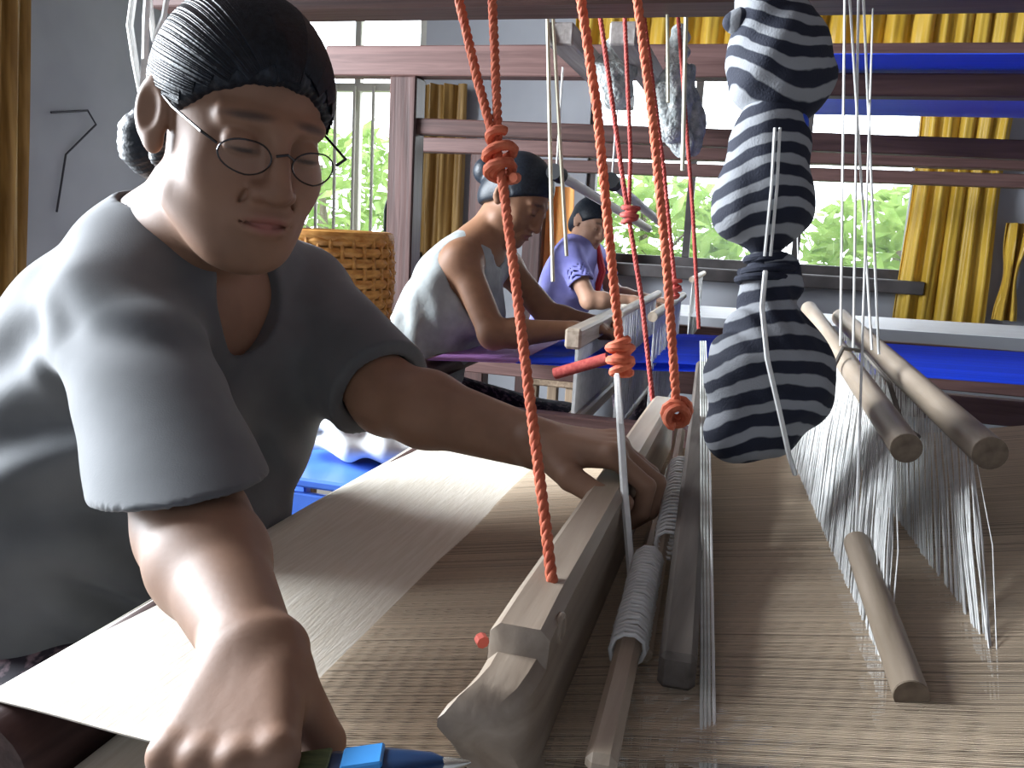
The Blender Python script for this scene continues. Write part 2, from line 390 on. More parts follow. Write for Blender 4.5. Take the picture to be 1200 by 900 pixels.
struct('door_1', [((XL - T, DY[0] - .07, 0), (XL + .03, DY[0], DY[2] + .07)), ((XL - T, DY[1], 0), (XL + .03, DY[1] + .07, DY[2] + .07)), ((XL - T, DY[0], DY[2]), (XL + .03, DY[1], DY[2] + .07))], tan_wood('z'))
# windows: frame, mullions, bars, panes, sill
M_glass = bpy.data.materials.new('window glass'); M_glass.use_nodes = True
_n = M_glass.node_tree; _b = _n.nodes['Principled BSDF']; _t = _n.nodes.new('ShaderNodeBsdfTransparent'); _m = _n.nodes.new('ShaderNodeMixShader')
_b.inputs['Roughness'].default_value = 0.02; _b.inputs['Base Color'].default_value = (0.9, 0.95, 0.95, 1); _m.inputs[0].default_value = 0.94
_n.links.new(_b.outputs[0], _m.inputs[1]); _n.links.new(_t.outputs[0], _m.inputs[2]); _n.links.new(_m.outputs[0], _n.nodes['Material Output'].inputs[0])
M_frame = mat('window paint', (0.55, 0.53, 0.47), (0.62, 0.60, 0.53), rough=0.5)
M_sill = mat('dark sill', (0.05, 0.045, 0.045), (0.09, 0.08, 0.08), rough=0.5)
def window(name, w, nmull, frame_mat, transom):
    x0, x1, z0, z1 = w; f = 0.05
    b = MB()
    for lo, hi in (((x0, YB + .03, z0), (x0 + f, YB + .1, z1)), ((x1 - f, YB + .03, z0), (x1, YB + .1, z1)), ((x0, YB + .03, z1 - f), (x1, YB + .1, z1)), ((x0, YB + .03, z0), (x1, YB + .1, z0 + f))):
        lo, hi = A(*lo), A(*hi); b.box((lo + hi) / 2, hi - lo)
    root = b.build(name, frame_mat); root['kind'] = 'structure'
    for i in range(1, nmull):
        x = x0 + (x1 - x0) * i / nmull; MB().box((x, YB + .065, (z0 + z1) / 2), (.04, .05, z1 - z0 - 2 * f), bev=.004).build('mullion', frame_mat, root)
    if transom: MB().box(((x0 + x1) / 2, YB + .062, transom), (x1 - x0 - 2 * f, .055, .05), bev=.004).build('transom_bar', frame_mat, root)
    for i in range(nmull):
        xa, xb = x0 + (x1 - x0) * i / nmull + .02, x0 + (x1 - x0) * (i + 1) / nmull - .02
        for za, zb in (((z0 + f, transom - .025), (transom + .025, z1 - f)) if transom else ((z0 + f, z1 - f),)):
            MB().box(((xa + xb) / 2, YB + .065, (za + zb) / 2), (xb - xa - .02, .006, zb - za)).build('pane', M_glass, root)
    MB().box(((x0 + x1) / 2, YB - .02, z0 - .035), (x1 - x0 + .1, .22, .07), bev=.006).build('window_sill', M_sill, root)
    return root
w1 = window('window_1', WA, 2, M_frame, 2.0)
for i in range(7):                    # upright safety bars of the narrow window
    x = WA[0] + .08 + i * (WA[1] - WA[0] - .16) / 6; MB().tube([(x, YB + .005, WA[2]), (x, YB + .005, 2.0)], .011, 8).build('safety_bar', M_frame, w1, True)
w2 = window('window_2', WB, 3, M_sill, 0)
# outside: ground and trees
M_leaf = mat('bright leaves', (0.16, 0.27, 0.06), (0.32, 0.43, 0.14), scale=(6, 6, 6), rough=0.6, trans=0.4)
M_bark = mat('tree bark', (0.10, 0.08, 0.06), (0.18, 0.15, 0.11), scale=(20, 20, 4), rough=0.9)
MB().box((0, 15, -.25), (60, 19, .3)).build('ground', mat('grass ground', (0.18, 0.24, 0.09), (0.28, 0.33, 0.14), scale=(1, 1, 1), rough=0.9))['kind'] = 'structure'
def tree(x, y, h, r, seed, label):
    g = random.Random(seed); t = empty('leafy_tree', (x, y, -.1))
    b = MB().tube([(x, y, -.1), (x + .05, y, h * .4), (x - .03, y + .05, h * .8)], [.09, .07, .03], 8)
    for k in range(4):
        a = g.random() * 6.28; b.tube([(x, y, h * (.35 + .1 * k)), (x + math.cos(a) * r * .7, y + math.sin(a) * r * .7, h * (.6 + .1 * k))], [.035, .01], 6)
    b.build('trunk', M_bark, t, True)
    lv = MB()
    for k in range(900):
        th = g.random() * 6.28; ph = math.acos(2 * g.random() - 1); rr = r * (0.35 + .65 * g.random() ** .5)
        c = A(x + rr * math.sin(ph) * math.cos(th), y + rr * math.sin(ph) * math.sin(th), h * .62 + h * .42 * math.cos(ph) * (rr / r))
        d1 = nrm(A(g.gauss(0, 1), g.gauss(0, 1), g.gauss(0, .6))); d2 = nrm(np.cross(d1, A(g.random(), g.random(), .5))); s = .09 + .07 * g.random()
        lv.add([c - d1 * s, c + d2 * s * .4, c + d1 * s, c - d2 * s * .4], [(0, 1, 2, 3)])
    lv.build('foliage', M_leaf, t)['kind'] = 'stuff'
    tag(t, label, 'tree')
tree(-1.1, 8.6, 1.75, 1.1, 1, 'bright green leafy tree outside the wide window, toward its mullioned left half')
tree(1.3, 9.0, 1.7, 1.0, 2, 'low pale green tree outside the wide window near the gold curtain')
tree(-4.6, 8.5, 2.2, 1.2, 3, 'leafy tree outside the narrow barred window')

# curtains
def curtain(name, x0, x1, z0, z1, y, folds, amp, mat_, label, axis='x', pinch=0.0, lean=0.0, parent=None):
    def fn(u, v):
        z = z1 + (z0 - z1) * v; a = x0 + (x1 - x0) * u
        w = 1 - pinch * math.exp(-((v - .55) / .25) ** 2); a = (x0 + x1) / 2 + (a - (x0 + x1) / 2) * w + lean * v
        d = amp * math.sin(u * folds * 6.283 + .6 * math.sin(v * 3)) + amp * .4 * math.sin(u * folds * 2.3 * 6.283 + v)
        return (a, y + d, z) if axis == 'x' else (y + d, a, z)
    o = MB().grid(fn, folds * 12, 16, .004).build(name, mat_, parent, True, 80)
    if label: tag(o, label, 'curtain')
    return o
M_gold = mat('gold satin', (0.58, 0.36, 0.03), (0.80, 0.56, 0.09), scale=(14, 14, 2), rough=0.35, sheen=0.3, trans=0.35)
M_brown = mat('brown gold drape', (0.20, 0.11, 0.03), (0.36, 0.22, 0.07), scale=(30, 30, 2), rough=0.5)
curtain('window_curtain', .72, 1.16, .82, 2.42, YB - .09, 5, .018, M_gold, 'gold satin curtain hanging beside the wide window', pinch=.08)
curtain('window_curtain', 1.19, 1.30, .86, 1.35, YB - .1, 2, .03, M_gold, 'short loose end of gold curtain hanging against the grey wall', pinch=.5)
curtain('window_valance', WB[0] - .1, .74, 2.10, 2.44, YB - .10, 14, .03, M_gold, 'gold valance gathered across the top of the wide window')
curtain('door_curtain', 2.42, 3.20, .5, 2.6, XL + .09, 8, .03, M_brown, 'brown gold drape hanging on the grey side wall', axis='y', lean=-.16)
curtain('window_curtain', -2.0, -1.72, .95, 2.0, YB - .09, 3, .03, M_brown, 'narrow brown drape on the back wall between the two windows')
MB().tube([(-3.1, YB - .09, 2.47), (1.35, YB - .09, 2.47)], .014, 10).build('curtain_rod', dark_wood('x'), None, True)
tag(bpy.data.objects['curtain_rod'], 'long thin dark curtain rod along the back wall', 'curtain rod')
# wire stuck to the left wall
o = MB().tube([(XL + .012, 3.35, 1.15), (XL + .012, 3.42, 1.42), (XL + .03, 3.6, 1.58), (XL + .02, 3.56, 1.64), (XL + .012, 3.34, 1.6)], .005, 6).build('wall_wire', mat('dark wire', (.03, .03, .04), rough=.5), None, True)
tag(o, 'thin dark wire bent along the grey side wall', 'wire')
# ------------------------------------------------------------------ the loom the first weaver works at
def warp_z(x): return 0.84 if x < -.28 else (0.84 + (x + .28) * .165 if x < -.02 else 0.883 + (x + .02) * .215)
L1 = empty('floor_loom', (0, .8, 0))
tag(L1, 'large wooden floor loom with cream cloth on it, the foremost weaver leaning over it', 'loom', 'wooden floor looms')
Y0, Y1 = .34, 1.32
for (x, y, z) in ((-1.75, .26, .74), (-1.75, 1.32, .74), (1.75, .2, 1.515), (1.75, 1.36, 1.515)): MB().box((x, y, z / 2), (.09, .09, z), bev=.006).build('post', dark_wood('z'), L1)
for y in (.2, 1.36): MB().box((-.70, y, 2.3175), (.06, .06, 1.365), bev=.005).build('ceiling_hanger', dark_wood('z'), L1)
for y in (.2, 1.36): MB().beam((-.82, y, 1.575), (1.85, y, 1.575), .09, .12).build('top_rail', dark_wood('x'), L1)
for y in (.26, 1.32):
    MB().beam((-1.8, y, .50), (1.8, y, .50), .05, .08).build('side_rail', dark_wood('x'), L1)
    MB().beam((-1.8, y, .18), (1.8, y, .18), .05, .08).build('foot_rail', dark_wood('x'), L1)
for x in (1.75,): MB().beam((x, .2, 1.46), (x, 1.36, 1.46), .07, .07).build('cross_rail', dark_wood('y'), L1)
for x in (-.30, -.12, .16): MB().beam((x, .16, 1.66), (x, 1.42, 1.66), .05, .05).build('hanging_bar', mid_wood('y'), L1)
for y in (.26, 1.32): MB().beam((-.475, y, .18), (-.475, y, .755), .06, .05, up=(0, 1, 0)).build('beam_support', dark_wood('z'), L1)
MB().tube([(-.475, .412, .795), (-.475, .418, .795), (-.475, 1.25, .795), (-.475, 1.36, .795)], [.041, .0445, .0445, .0445], 24).build('breast_beam', dark_wood('y'), L1, True)
MB().tube([(-.395, .41, .760), (-.395, 1.34, .760)], .03, 16).build('cloth_beam', dark_wood('y'), L1, True)
MB().tube([(1.72, .2, 1.255), (1.72, 1.36, 1.255)], .035, 16).build('warp_beam', dark_wood('y'), L1, True)

# woven cloth: flat from the fell, over the breast beam and down on to the roll
M_cloth = mat('cream cotton cloth', (0.76, 0.69, 0.57), (0.84, 0.78, 0.67), scale=(260, 14, 14), rough=0.75, bump=0.12, bscale=(500, 40, 40), detail=2)
prof = [(-.278, .8405)] + [(-.278 - .0242 * i, .8405) for i in range(1, 9)]
for k in range(0, 10): a = math.radians(90 + k * 19.5); prof.append((-.475 + .0458 * math.cos(a), .795 + .0455 * math.sin(a)))
prof += [(-.44, .727)]
for k in range(0, 18): a = math.radians(240 + k * 25); rr = .047 - .0003 * k; prof.append((-.395 + rr * math.cos(a), .760 + rr * math.sin(a)))
CY0, CY1 = .428, 1.235
def cloth_fn(u, v):
    i = u * (len(prof) - 1); k = min(int(i), len(prof) - 2); t = i - k; x = prof[k][0] * (1 - t) + prof[k + 1][0] * t; z = prof[k][1] * (1 - t) + prof[k + 1][1] * t
    return (x, CY1 + (CY0 - CY1) * v, z + .0012 * math.sin(v * 9 + x * 30))
o = MB().grid(cloth_fn, len(prof) - 1, 60, .0012).build('woven_cloth', M_cloth, None, True, 80)
tag(o, 'smooth cream cloth just woven, stretched in front of the weaver in the grey shirt', 'cloth')
# warp: hundreds of threads from the cloth to the back beam
M_warp = mat('silk warp threads', (1, 1, 1), None, rough=0.38, spec=0.5, attr='Col')
def threads(name, pathfn, y0, y1, n, r, base, label, seed, jitter=.5, var=.25, dark=0.0):
    g = random.Random(seed); b = MB()
    for i in range(n):
        y = y0 + (y1 - y0) * (i + .5 + jitter * (g.random() - .5)) / n; s = 1 + var * (g.random() - .5) * 2
        if g.random() < dark: s *= .55
        b.tube(pathfn(y, i), r * (.7 + .6 * g.random()), 3, False, 1.0, tuple(min(1, q * s) for q in base))
    o = b.build(name, M_warp, None, True, 180, True); o['kind'] = 'stuff'; tag(o, label, 'warp threads'); return o
def warp1(y, i):
    s = .012 if i % 2 else -.006; yy = (y - .83) * .98 + .83
    return [(-.285, y, .8408), (-.11, yy, warp_z(-.11) + s * .6), (-.04, yy, warp_z(-.04) + s), (.15, yy, warp_z(.15) + s * .4), (.7, yy, warp_z(.7)), (1.72, yy, 1.291)]
threads('warp_sheet', warp1, CY0 + .004, CY1 - .004, 900, .00040, (0.58, 0.46, 0.335), 'fine tan warp threads stretched side by side across the foremost loom', 5, var=.16, dark=.05)

# beater: the swinging bar the weaver pulls, with a curved horn at its end
M_bt = wood('worn beater wood', (0.20, 0.15, 0.11), (0.36, 0.29, 0.225), 'y', .42, 45)
bt = empty('loom_beater', (-.111, .85, .70))
tag(bt, 'worn brown wooden beater bar with a curved horn end, gripped by the grey shirted weaver', 'beater')
sect = []      # y, x_left, x_right, z_top, z_bottom
for y, xl, xr, zt, zb in ((.400, -.142, -.112, .921, .909), (.405, -.138, -.103, .930, .899), (.414, -.131, -.096, .936, .880), (.425, -.127, -.093, .940, .862), (.440, -.127, -.092, .941, .848),
                          (.446, -.128, -.092, .956, .840), (.50, -.128, -.093, .957, .838), (.8, -.127, -.094, .956, .838), (1.1, -.127, -.094, .955, .838), (1.24, -.127, -.094, .953, .838), (1.25, -.124, -.097, .950, .842)):
    sect.append((y, xl, xr, zt, zb))
V, Fc = [], []; b_ = .006
for y, xl, xr, zt, zb in sect:
    b = min(b_, (zt - zb) * .3); V += [(xl + b, y, zt), (xr - b, y, zt), (xr, y, zt - b), (xr, y, zb + b), (xr - b, y, zb), (xl + b, y, zb), (xl, y, zb + b), (xl, y, zt - b)]
for i in range(len(sect) - 1):
    for j in range(8): Fc.append((i * 8 + j, i * 8 + (j + 1) % 8, (i + 1) * 8 + (j + 1) % 8, (i + 1) * 8 + j))
Fc += [tuple(range(8))[::-1], tuple(range(8 * len(sect) - 8, 8 * len(sect)))]
b = MB(); b.add(V, [f[::-1] for f in Fc]); b.build('bar', M_bt, bt, True, 35)
MB().box((-.111, .85, .715), (.03, .86, .03), bev=.004).build('lower_bar', M_bt, bt)
for y in (.44, 1.26): MB().box((-.111, y, .775), (.024, .03, .15), bev=.003).build('side_bar', M_bt, bt)
rd = MB()
for i in range(330): rd.box((-.111, .46 + i * .79 / 330, .785), (.006, .0008, .11))
rd.build('reed', mat('bamboo reed', (.45, .36, .22), (.55, .45, .3), rough=.5), bt)['kind'] = 'stuff'
MB().tube([(-.0925, .476 + .008 * math.cos(a), .944 + .008 * math.sin(a)) for a in np.linspace(0, 2 * math.pi, 25)], .0022, 8, False).build('rope_eyelet', M_bt, bt, True)

# heddle shafts close behind the beater
M_str = mat('white cotton string', (0.70, 0.70, 0.68), (0.82, 0.82, 0.80), scale=(60, 60, 60), rough=0.8)
M_strg = mat('greyish heddle string', (0.55, 0.57, 0.53), (0.70, 0.72, 0.68), scale=(60, 60, 60), rough=0.8)
def heddles(parent, pa, pb, qa, qb, n, r, seed, m=None, belly=.0):
    """strings hanging from the rod pa-pb to the lower line qa-qb, joined into one uncountable curtain"""
    g = random.Random(seed); b = MB(); pa, pb, qa, qb = map(lambda v: A(*v), (pa, pb, qa, qb))
    for i in range(n):
        t = (i + .5 + .8 * (g.random() - .5)) / n; t2 = t + .03 * (g.random() - .5); a = pa + (pb - pa) * t; c = qa + (qb - qa) * min(1, max(0, t2))
        md = (a + c) / 2 + A(belly * (1 if i % 2 else -1) + g.gauss(0, .002), g.gauss(0, .002), 0); b.tube([a, md, c], r * (.7 + .6 * g.random()), 3, False)
    o = b.build('heddle_strings', m or M_strg, parent, True, 180); o['kind'] = 'stuff'; return o
def shaft(name, a, bb, w, h, m, label, low, nstr, seed, rod=False, strings=True):
    a, bb = A(*a), A(*bb); s = empty(name, tuple((a + bb) / 2 - A(0, 0, .2)))
    (MB().tube([a, a + (bb - a) * .02, a + (bb - a) * .98, bb], w, 20) if rod else MB().beam(a, bb, w, h)).build('rod' if rod else 'bar', m, s, rod)
    if strings:
        la, lb = A(*low[0]), A(*low[1]); d = bb - a
        heddles(s, a + d * .06, bb - d * .04, la, lb, nstr, .0006, seed)
        MB().tube([la - (lb - la) * .05, lb + (lb - la) * .03], .006, 10).build('lower_rod', pale_wood('y'), s, True)
    return tag(s, label, 'heddle shaft')
shaft('heddle_shaft', px(703, 900, .445), px(786, 548, 1.12), .017, .012, pale_wood('y'), 'pale flat wooden heddle bar next to the beater, wrapped with white string', ((-.06, .47, .74), (-.07, 1.22, .74)), 170, 11)
shaft('heddle_shaft', px(793, 790, .54), px(824, 432, 1.42), .024, .026, wood('weathered dark wood', (0.05, 0.04, 0.034), (0.13, 0.11, 0.095), 'y', .6), 'dark square ended heddle bar beneath the striped bags', ((-.022, .52, .74), (-.05, 1.3, .74)), 170, 12)
shaft('heddle_shaft', px(752, 770, .585), px(797, 505, 1.15), .014, .012, pale_wood('y'), 'thin pale heddle bar squeezed between the flat pale bar and the dark square bar', ((-.045, .6, .74), (-.06, 1.2, .74)), 100, 13)
# string lashings wound round the pale bars
def lashing(a, b_, turns, rad, r, label, seed, m):
    g = random.Random(seed); a, b_ = A(*a), A(*b_); d = b_ - a; ax = nrm(d); u = nrm(np.cross(ax, A(1, 0, .3))); w = np.cross(ax, u); n = turns * 10
    P = [a + d * (i / n) + (u * math.cos(i * .6283) + w * math.sin(i * .6283)) * rad * (1 + .1 * g.random()) for i in range(n + 1)]
    return tag(MB().tube(P, r, 6).build('string_lashing', m, None, True), label, 'string')
lashing(px(735, 765, .575), px(760, 655, .73), 26, .0115, .0016, 'white string wound round the flat pale heddle bar', 1, M_str)
lashing(px(782, 640, .74), px(797, 545, .98), 24, .0105, .0016, 'white string wound round the thin pale heddle bar', 2, M_str)

# round heddle rods with white strings
M_rod = wood('smooth pale rod', (0.23, 0.18, 0.13), (0.38, 0.305, 0.235), 'y', .4, 50)
M_rodend = mat('sawn end grain', (.14, .105, .075), (.24, .185, .135), scale=(80, 80, 80), rough=.8)
def round_shaft(a, b_, r, label, low, n, seed):
    a, b_ = A(*a), A(*b_); s = empty('round_heddle_shaft', tuple((a + b_) / 2 - A(0, 0, .1)))
    MB().tube([a, b_], r, 24).build('rod', M_rod, s, True, 30)
    ax = nrm(b_ - a); MB().tube([a - ax * .0012, a + ax * .001], r * .985, 24).build('sawn_end', M_rodend, s, True, 30)
    if n: heddles(s, a + (b_ - a) * .06, b_, low[0], low[1], n, .0006, seed, M_str)
    return tag(s, label, 'heddle rod')
ra, rb = px(1062, 525, .75), px(948, 362, 1.5); rc, rd_ = px(1160, 531, .75), px(985, 372, 1.5)
round_shaft(ra, rb, .0135, 'thick round pale rod hung on white cords, white heddle strings falling from it', (A(.098, .50, .897), A(.055, 1.22, .885)), 420, 21)
round_shaft(rc, rd_, .0150, 'longer thick round pale rod hung beside its twin, next to the blue warp', (A(.165, .53, .913), A(.13, 1.22, .90)), 230, 22)
round_shaft(px(1068, 815, .505), px(1004, 636, .70), .0103, 'short round rod hanging low by a cord over the tan warp threads', None, 0, 0)
round_shaft(px(1047, 925, .50), px(1016, 742, .67), .0085, 'thin grey rod lying against the low short round rod', None, 0, 0)
# cords that carry the rods
def cord(name, pts, r, label, m=M_str, n=6, cat='cord', group=None):
    return tag(MB().tube(pts, r, n).build(name, m, None, True), label, cat, group)
def up_to(a, b_, z=None):
    z = z or (1.64 if b_[1] < 1.3 else 2.99)
    a, b_ = A(*a), A(*b_); return b_ + (b_ - a) * ((z - b_[2]) / (b_[2] - a[2]))
def top_cord(x1, y1, x0, y0, d, r, label, m=M_str, d0=None):
    a, b_ = px(x1, y1, d), px(x0, y0, d0 or d); return cord('hanging_cord', [a, b_, up_to(a, b_)], r, label, m)
k1 = 'white cord holding up the thick round rod near the gold curtain'
for (xa, ya, xb, yb) in ((985, 405, 990, 0), (1000, 412, 1006, 0), (1030, 415, 1012, 0), (1022, 410, 996, 0)):
    tag(top_cord(xa, ya, xb, yb, 1.05, .0017, k1, d0=1.08), k1, 'cord', 'cords holding the round rods')
top_cord(1003, 640, 1010, 420, .70, .0012, 'thin cord running down from the round rods to the low short rod', d0=.82)
# crossing tie of dark string between the two thick rods
cord('rod_tie', [px(972, 440, 1.03), px(988, 408, 1.05), px(1012, 412, 1.05), px(1042, 448, 1.0), px(1058, 500, .9), px(1076, 512, .86)], .0028, 'dark cord lashing the two thick round rods together', mat('dark cord', (.10, .09, .08), (.2, .18, .16), rough=.8))

# upright cords crossing the dark square bar
for k, x in enumerate((822, 827, 832, 838)):
    tag(cord('lease_cord', [px(821 + k * 2, 400, 1.36), px(822 + k * 3.2, 520, .92), px(x, 905, .47)], .0011, 'x', M_strg if k < 3 else M_str), 'pale taut cord running along the dark square ended heddle bar', 'cord', 'taut cords by the dark heddle bar')
# ------------------------------------------------------------------ red ropes
M_rope = mat('orange red rope', (0.44, 0.085, 0.04), (0.60, 0.16, 0.08), scale=(120, 120, 120), rough=0.7)
M_roped = mat('dark red cord', (0.36, 0.05, 0.045), (0.50, 0.10, 0.08), scale=(120, 120, 120), rough=0.75)
def wound(b, c, ax, R, r, turns, length, seed):
    g = random.Random(seed); c = A(*c); ax = nrm(ax); u = nrm(np.cross(ax, A(.3, 1, .2))); w = np.cross(ax, u); n = turns * 12; P = []
    for i in range(n + 1):
        t = i / n; a = t * turns * 6.283; rr = R * (1 + .22 * math.sin(a * .37 + seed) + .1 * math.sin(a * 1.7)); s = length * (t - .5 + .12 * math.sin(a * .5 + seed))
        P.append(c + ax * s + (u * math.cos(a) + w * math.sin(a) * .9) * rr)
    b.tube(P, r, 8); return b
def red_rope(pts, r, label, knots=(), m=M_rope, top=1.63):
    pts = [A(*p) for p in pts]
    if top: pts = [up_to(pts[1], pts[0], top)] + pts
    root = MB().rope(pts, r, pitch=r * 5.2).build('red_rope', m, None, True, 60)
    for (c, ax, R, ln, tn) in knots: wound(MB(), c, ax, R, r * .95, tn, ln, len(pts)).build('knot', m, root, True)
    return tag(root, label, 'rope')
kx = px(586, 186, .66)
red_rope([px(538, 0, .70), px(560, 95, .685), px(581, 170, .665), px(590, 220, .655), px(603, 320, .632), px(625, 500, .593), px(640, 620, .57), px(652, 728, .546), A(-.096, .476, .946)], .0040,
         'long twisted red rope tied into the horn end of the beater', [(kx, px(590, 220, .655) - px(581, 150, .665), .0095, .035, 5)])
red_rope([px(577, 0, .69), px(581, 90, .68), px(584, 165, .668)], .0038, 'short red rope joining the knot of the long red rope')
red_rope([px(681, 0, 1.02), px(700, 130, 1.04), px(716, 300, 1.08), px(728, 418, 1.11), px(733, 440, 1.12)], .0062, 'red rope knotted to the far end of the beater by the weaver\'s hand',
         [(px(727, 418, 1.11), px(728, 440, 1.1) - px(725, 400, 1.1), .013, .04, 5)])
red_rope([px(747, 0, .98), px(766, 150, .985), px(782, 320, .99), px(793, 478, 1.0)], .0055, 'red rope running down to the dark square heddle bar', [(px(793, 484, 1.0), A(0, 1, .2), .012, .03, 4)])
red_rope([px(714, 95, 1.7), px(732, 225, 1.7), px(752, 350, 1.7), px(765, 470, 1.7)], .0050, 'thin red cord with a small knot, hanging behind the thicker red ropes', [(px(738, 250, 1.7), A(0, 0, 1), .014, .03, 4)], M_roped, 2.98)
red_rope([px(736, 110, 1.75), px(739, 180, 1.75), px(737, 245, 1.72)], .0045, 'thin red cord joining the small knot from above', (), M_roped, 2.98)
red_rope([px(803, 130, 1.9), px(812, 250, 1.9), px(819, 385, 1.9)], .0045, 'thin red cord hanging in front of the wide window beside the striped bags', (), M_roped, 2.98)
red_rope([px(760, 60, 1.5), px(778, 200, 1.5), px(792, 345, 1.5)], .0040, 'thin red cord close behind the rope of the dark heddle bar', [(px(790, 338, 1.5), A(0, 0, 1), .01, .03, 4)], M_roped, 2.98)
o = MB().tube([px(650, 438, 2.0), px(712, 420, 1.95)], .014, 10).build('red_stick', M_roped, None, True); tag(o, 'short red stick lying across the second loom', 'stick')
# white cord from the knot down past the beater
cord('hanging_cord', [px(723, 440, 1.08), px(727, 500, .80), px(732, 580, .765), px(738, 650, .73), px(742, 700, .70)], .0036, 'thick white cord hanging from the red knot past the beater')
cord('trailing_cord', [px(742, 690, .72), px(735, 780, .60), px(718, 880, .47)], .0035, 'white cord lying along the flat pale heddle bar')
o = MB().tube([px(588, 736, .545) + A(-.02, .02, -.02), px(592, 742, .54) + A(-.02, .02, -.02)], .0045, 8).build('coral_tag', mat('coral plastic', (.75, .16, .12), rough=.4), None, True)
tag(o, 'tiny coral red tag on the warp threads by the beater', 'tag')

# ------------------------------------------------------------------ striped stuffed bags
def stripe_mat(name, tilt, period, ph, warp_=1.0):
    m = bpy.data.materials.new(name); m.use_nodes = True; nt = m.node_tree; N = nt.nodes; L = nt.links; b = N['Principled BSDF']; b.inputs['Roughness'].default_value = .85
    at = N.new('ShaderNodeAttribute'); at.attribute_name = 'Col'
    no = N.new('ShaderNodeTexNoise'); no.inputs['Scale'].default_value = 28; tc = N.new('ShaderNodeTexCoord'); L.new(tc.outputs['Object'], no.inputs['Vector'])
    ml = N.new('ShaderNodeMath'); ml.operation = 'MULTIPLY_ADD'; ml.inputs[1].default_value = .55 * warp_; L.new(no.outputs['Fac'], ml.inputs[0]); 
    sp = N.new('ShaderNodeSeparateColor'); L.new(at.outputs['Color'], sp.inputs[0]); 
    m2 = N.new('ShaderNodeMath'); m2.operation = 'MULTIPLY'; m2.inputs[1].default_value = 40.0; L.new(sp.outputs[0], m2.inputs[0]); L.new(m2.outputs[0], ml.inputs[2])
    fr = N.new('ShaderNodeMath'); fr.operation = 'FRACT'; L.new(ml.outputs[0], fr.inputs[0])
    rp = N.new('ShaderNodeValToRGB'); e = rp.color_ramp.elements; e[0].position = .50; e[0].color = (.008, .011, .026, 1); e[1].position = .56; e[1].color = (.27, .28, .30, 1)
    q = rp.color_ramp.elements.new(.94); q.color = (.27, .28, .30, 1); q = rp.color_ramp.elements.new(1.0); q.color = (.008, .011, .026, 1)
    L.new(fr.outputs[0], rp.inputs[0]); L.new(rp.outputs[0], b.inputs['Base Color'])
    n2 = N.new('ShaderNodeTexNoise'); n2.inputs['Scale'].default_value = 500; L.new(tc.outputs['Object'], n2.inputs['Vector']); bp = N.new('ShaderNodeBump'); bp.inputs['Strength'].default_value = .3; bp.inputs['Distance'].default_value = .002
    L.new(n2.outputs['Fac'], bp.inputs['Height']); L.new(bp.outputs[0], b.inputs['Normal'])
    return m
M_stripe = stripe_mat('navy and white striped jersey', 0, .02, 0)
def stripes(c, ax, period, bend=0.0, side=None):
    ax = nrm(ax); side = nrm(side) if side is not None else RT
    def fn(V):
        r = V - c; s = r @ ax + bend * ((r @ side) ** 2) / .06; return np.stack([(s / period + 20) / 40, s * 0, s * 0], 1)
    return fn
d_ = .85
S = Solid()
S.ell(px(918, 92, d_), A(.047, .043, .046), np.array([cdir(1, .25, 0), FW, cdir(-.25, 1, 0)]), .02)
S.cone(px(906, 68, d_), px(893, -25, d_), .043, .026, .03); S.cone(px(930, 50, d_), px(955, 85, d_), .032, .014, .02)
S.cone(px(893, -25, d_), px(890, -60, d_), .016, .02, .012)
S.wave(px(915, 60, d_), cdir(.8, -.6, 0), .035, .0022, .07)
bg1 = S.build('striped_bag', M_stripe, .004, None, stripes(px(915, 80, d_), cdir(.22, 1, 0), .0225, -.55))
tag(bg1, 'topmost stuffed bag of navy and white striped jersey, plump and tilted', 'bag')
e1 = Solid(); e1.ell(px(868, 26, d_ - .01), A(.018, .012, .011), np.array([RT, FW, UP])); e1.cone(px(872, 24, d_), px(897, 12, d_), .009, .012)
e1.build('tied_ear', M_stripe, .003, bg1, stripes(px(868, 26, d_), cdir(1, 0, 0), .02))
e1 = Solid(); e1.ell(px(938, 146, d_ - .02), A(.008, .008, .011)); e1.build('blue_tie', mat('blue ribbon', (.03, .08, .55), rough=.5), .003, bg1)
S = Solid()
S.ell(px(892, 235, d_), A(.046, .042, .038), np.array([RT, FW, UP]), .02); S.cone(px(903, 160, d_), px(895, 235, d_), .036, .044, .02); S.cone(px(906, 138, d_), px(903, 165, d_), .026, .036, .015)
S.ell(px(892, 257, d_), A(.045, .04, .02), np.array([RT, FW, UP]), .015); S.cone(px(898, 270, d_), px(898, 292, d_), .02, .010, .02)
S.wave(px(895, 230, d_), RT, .03, .0015, .06)
bg2 = S.build('striped_bag', M_stripe, .004, None, stripes(px(893, 210, d_), cdir(-.12, 1, 0), .0215, .35))
tag(bg2, 'middle stuffed bag of navy and white striped jersey, bell shaped', 'bag')
S = Solid()
S.cone(px(898, 300, d_), px(897, 330, d_), .012, .017, .012); S.cone(px(897, 330, d_), px(898, 420, d_), .02, .052, .02)
S.cone(px(872, 440, d_), px(930, 430, d_), .034, .034, .03); S.cone(px(866, 500, d_), px(936, 470, d_), .031, .030, .03); S.cone(px(858, 512, d_), px(905, 510, d_), .022, .022, .02)
S.cone(px(918, 318, d_ - .01), px(926, 336, d_ - .01), .017, .012, .01)
S.wave(px(893, 370, d_), cdir(1, .35, .2), .022, .0032, .055); S.wave(px(930, 420, d_), cdir(1, .9, 0), .035, .002, .05)
S.wave(px(860, 370, d_), cdir(.5, 1, .3), .026, .003, .035); S.wave(px(870, 450, d_ - .03), cdir(.7, 1, .1), .045, .003, .05); S.wave(px(920, 480, d_ - .03), cdir(-.8, 1, .1), .04, .003, .04)
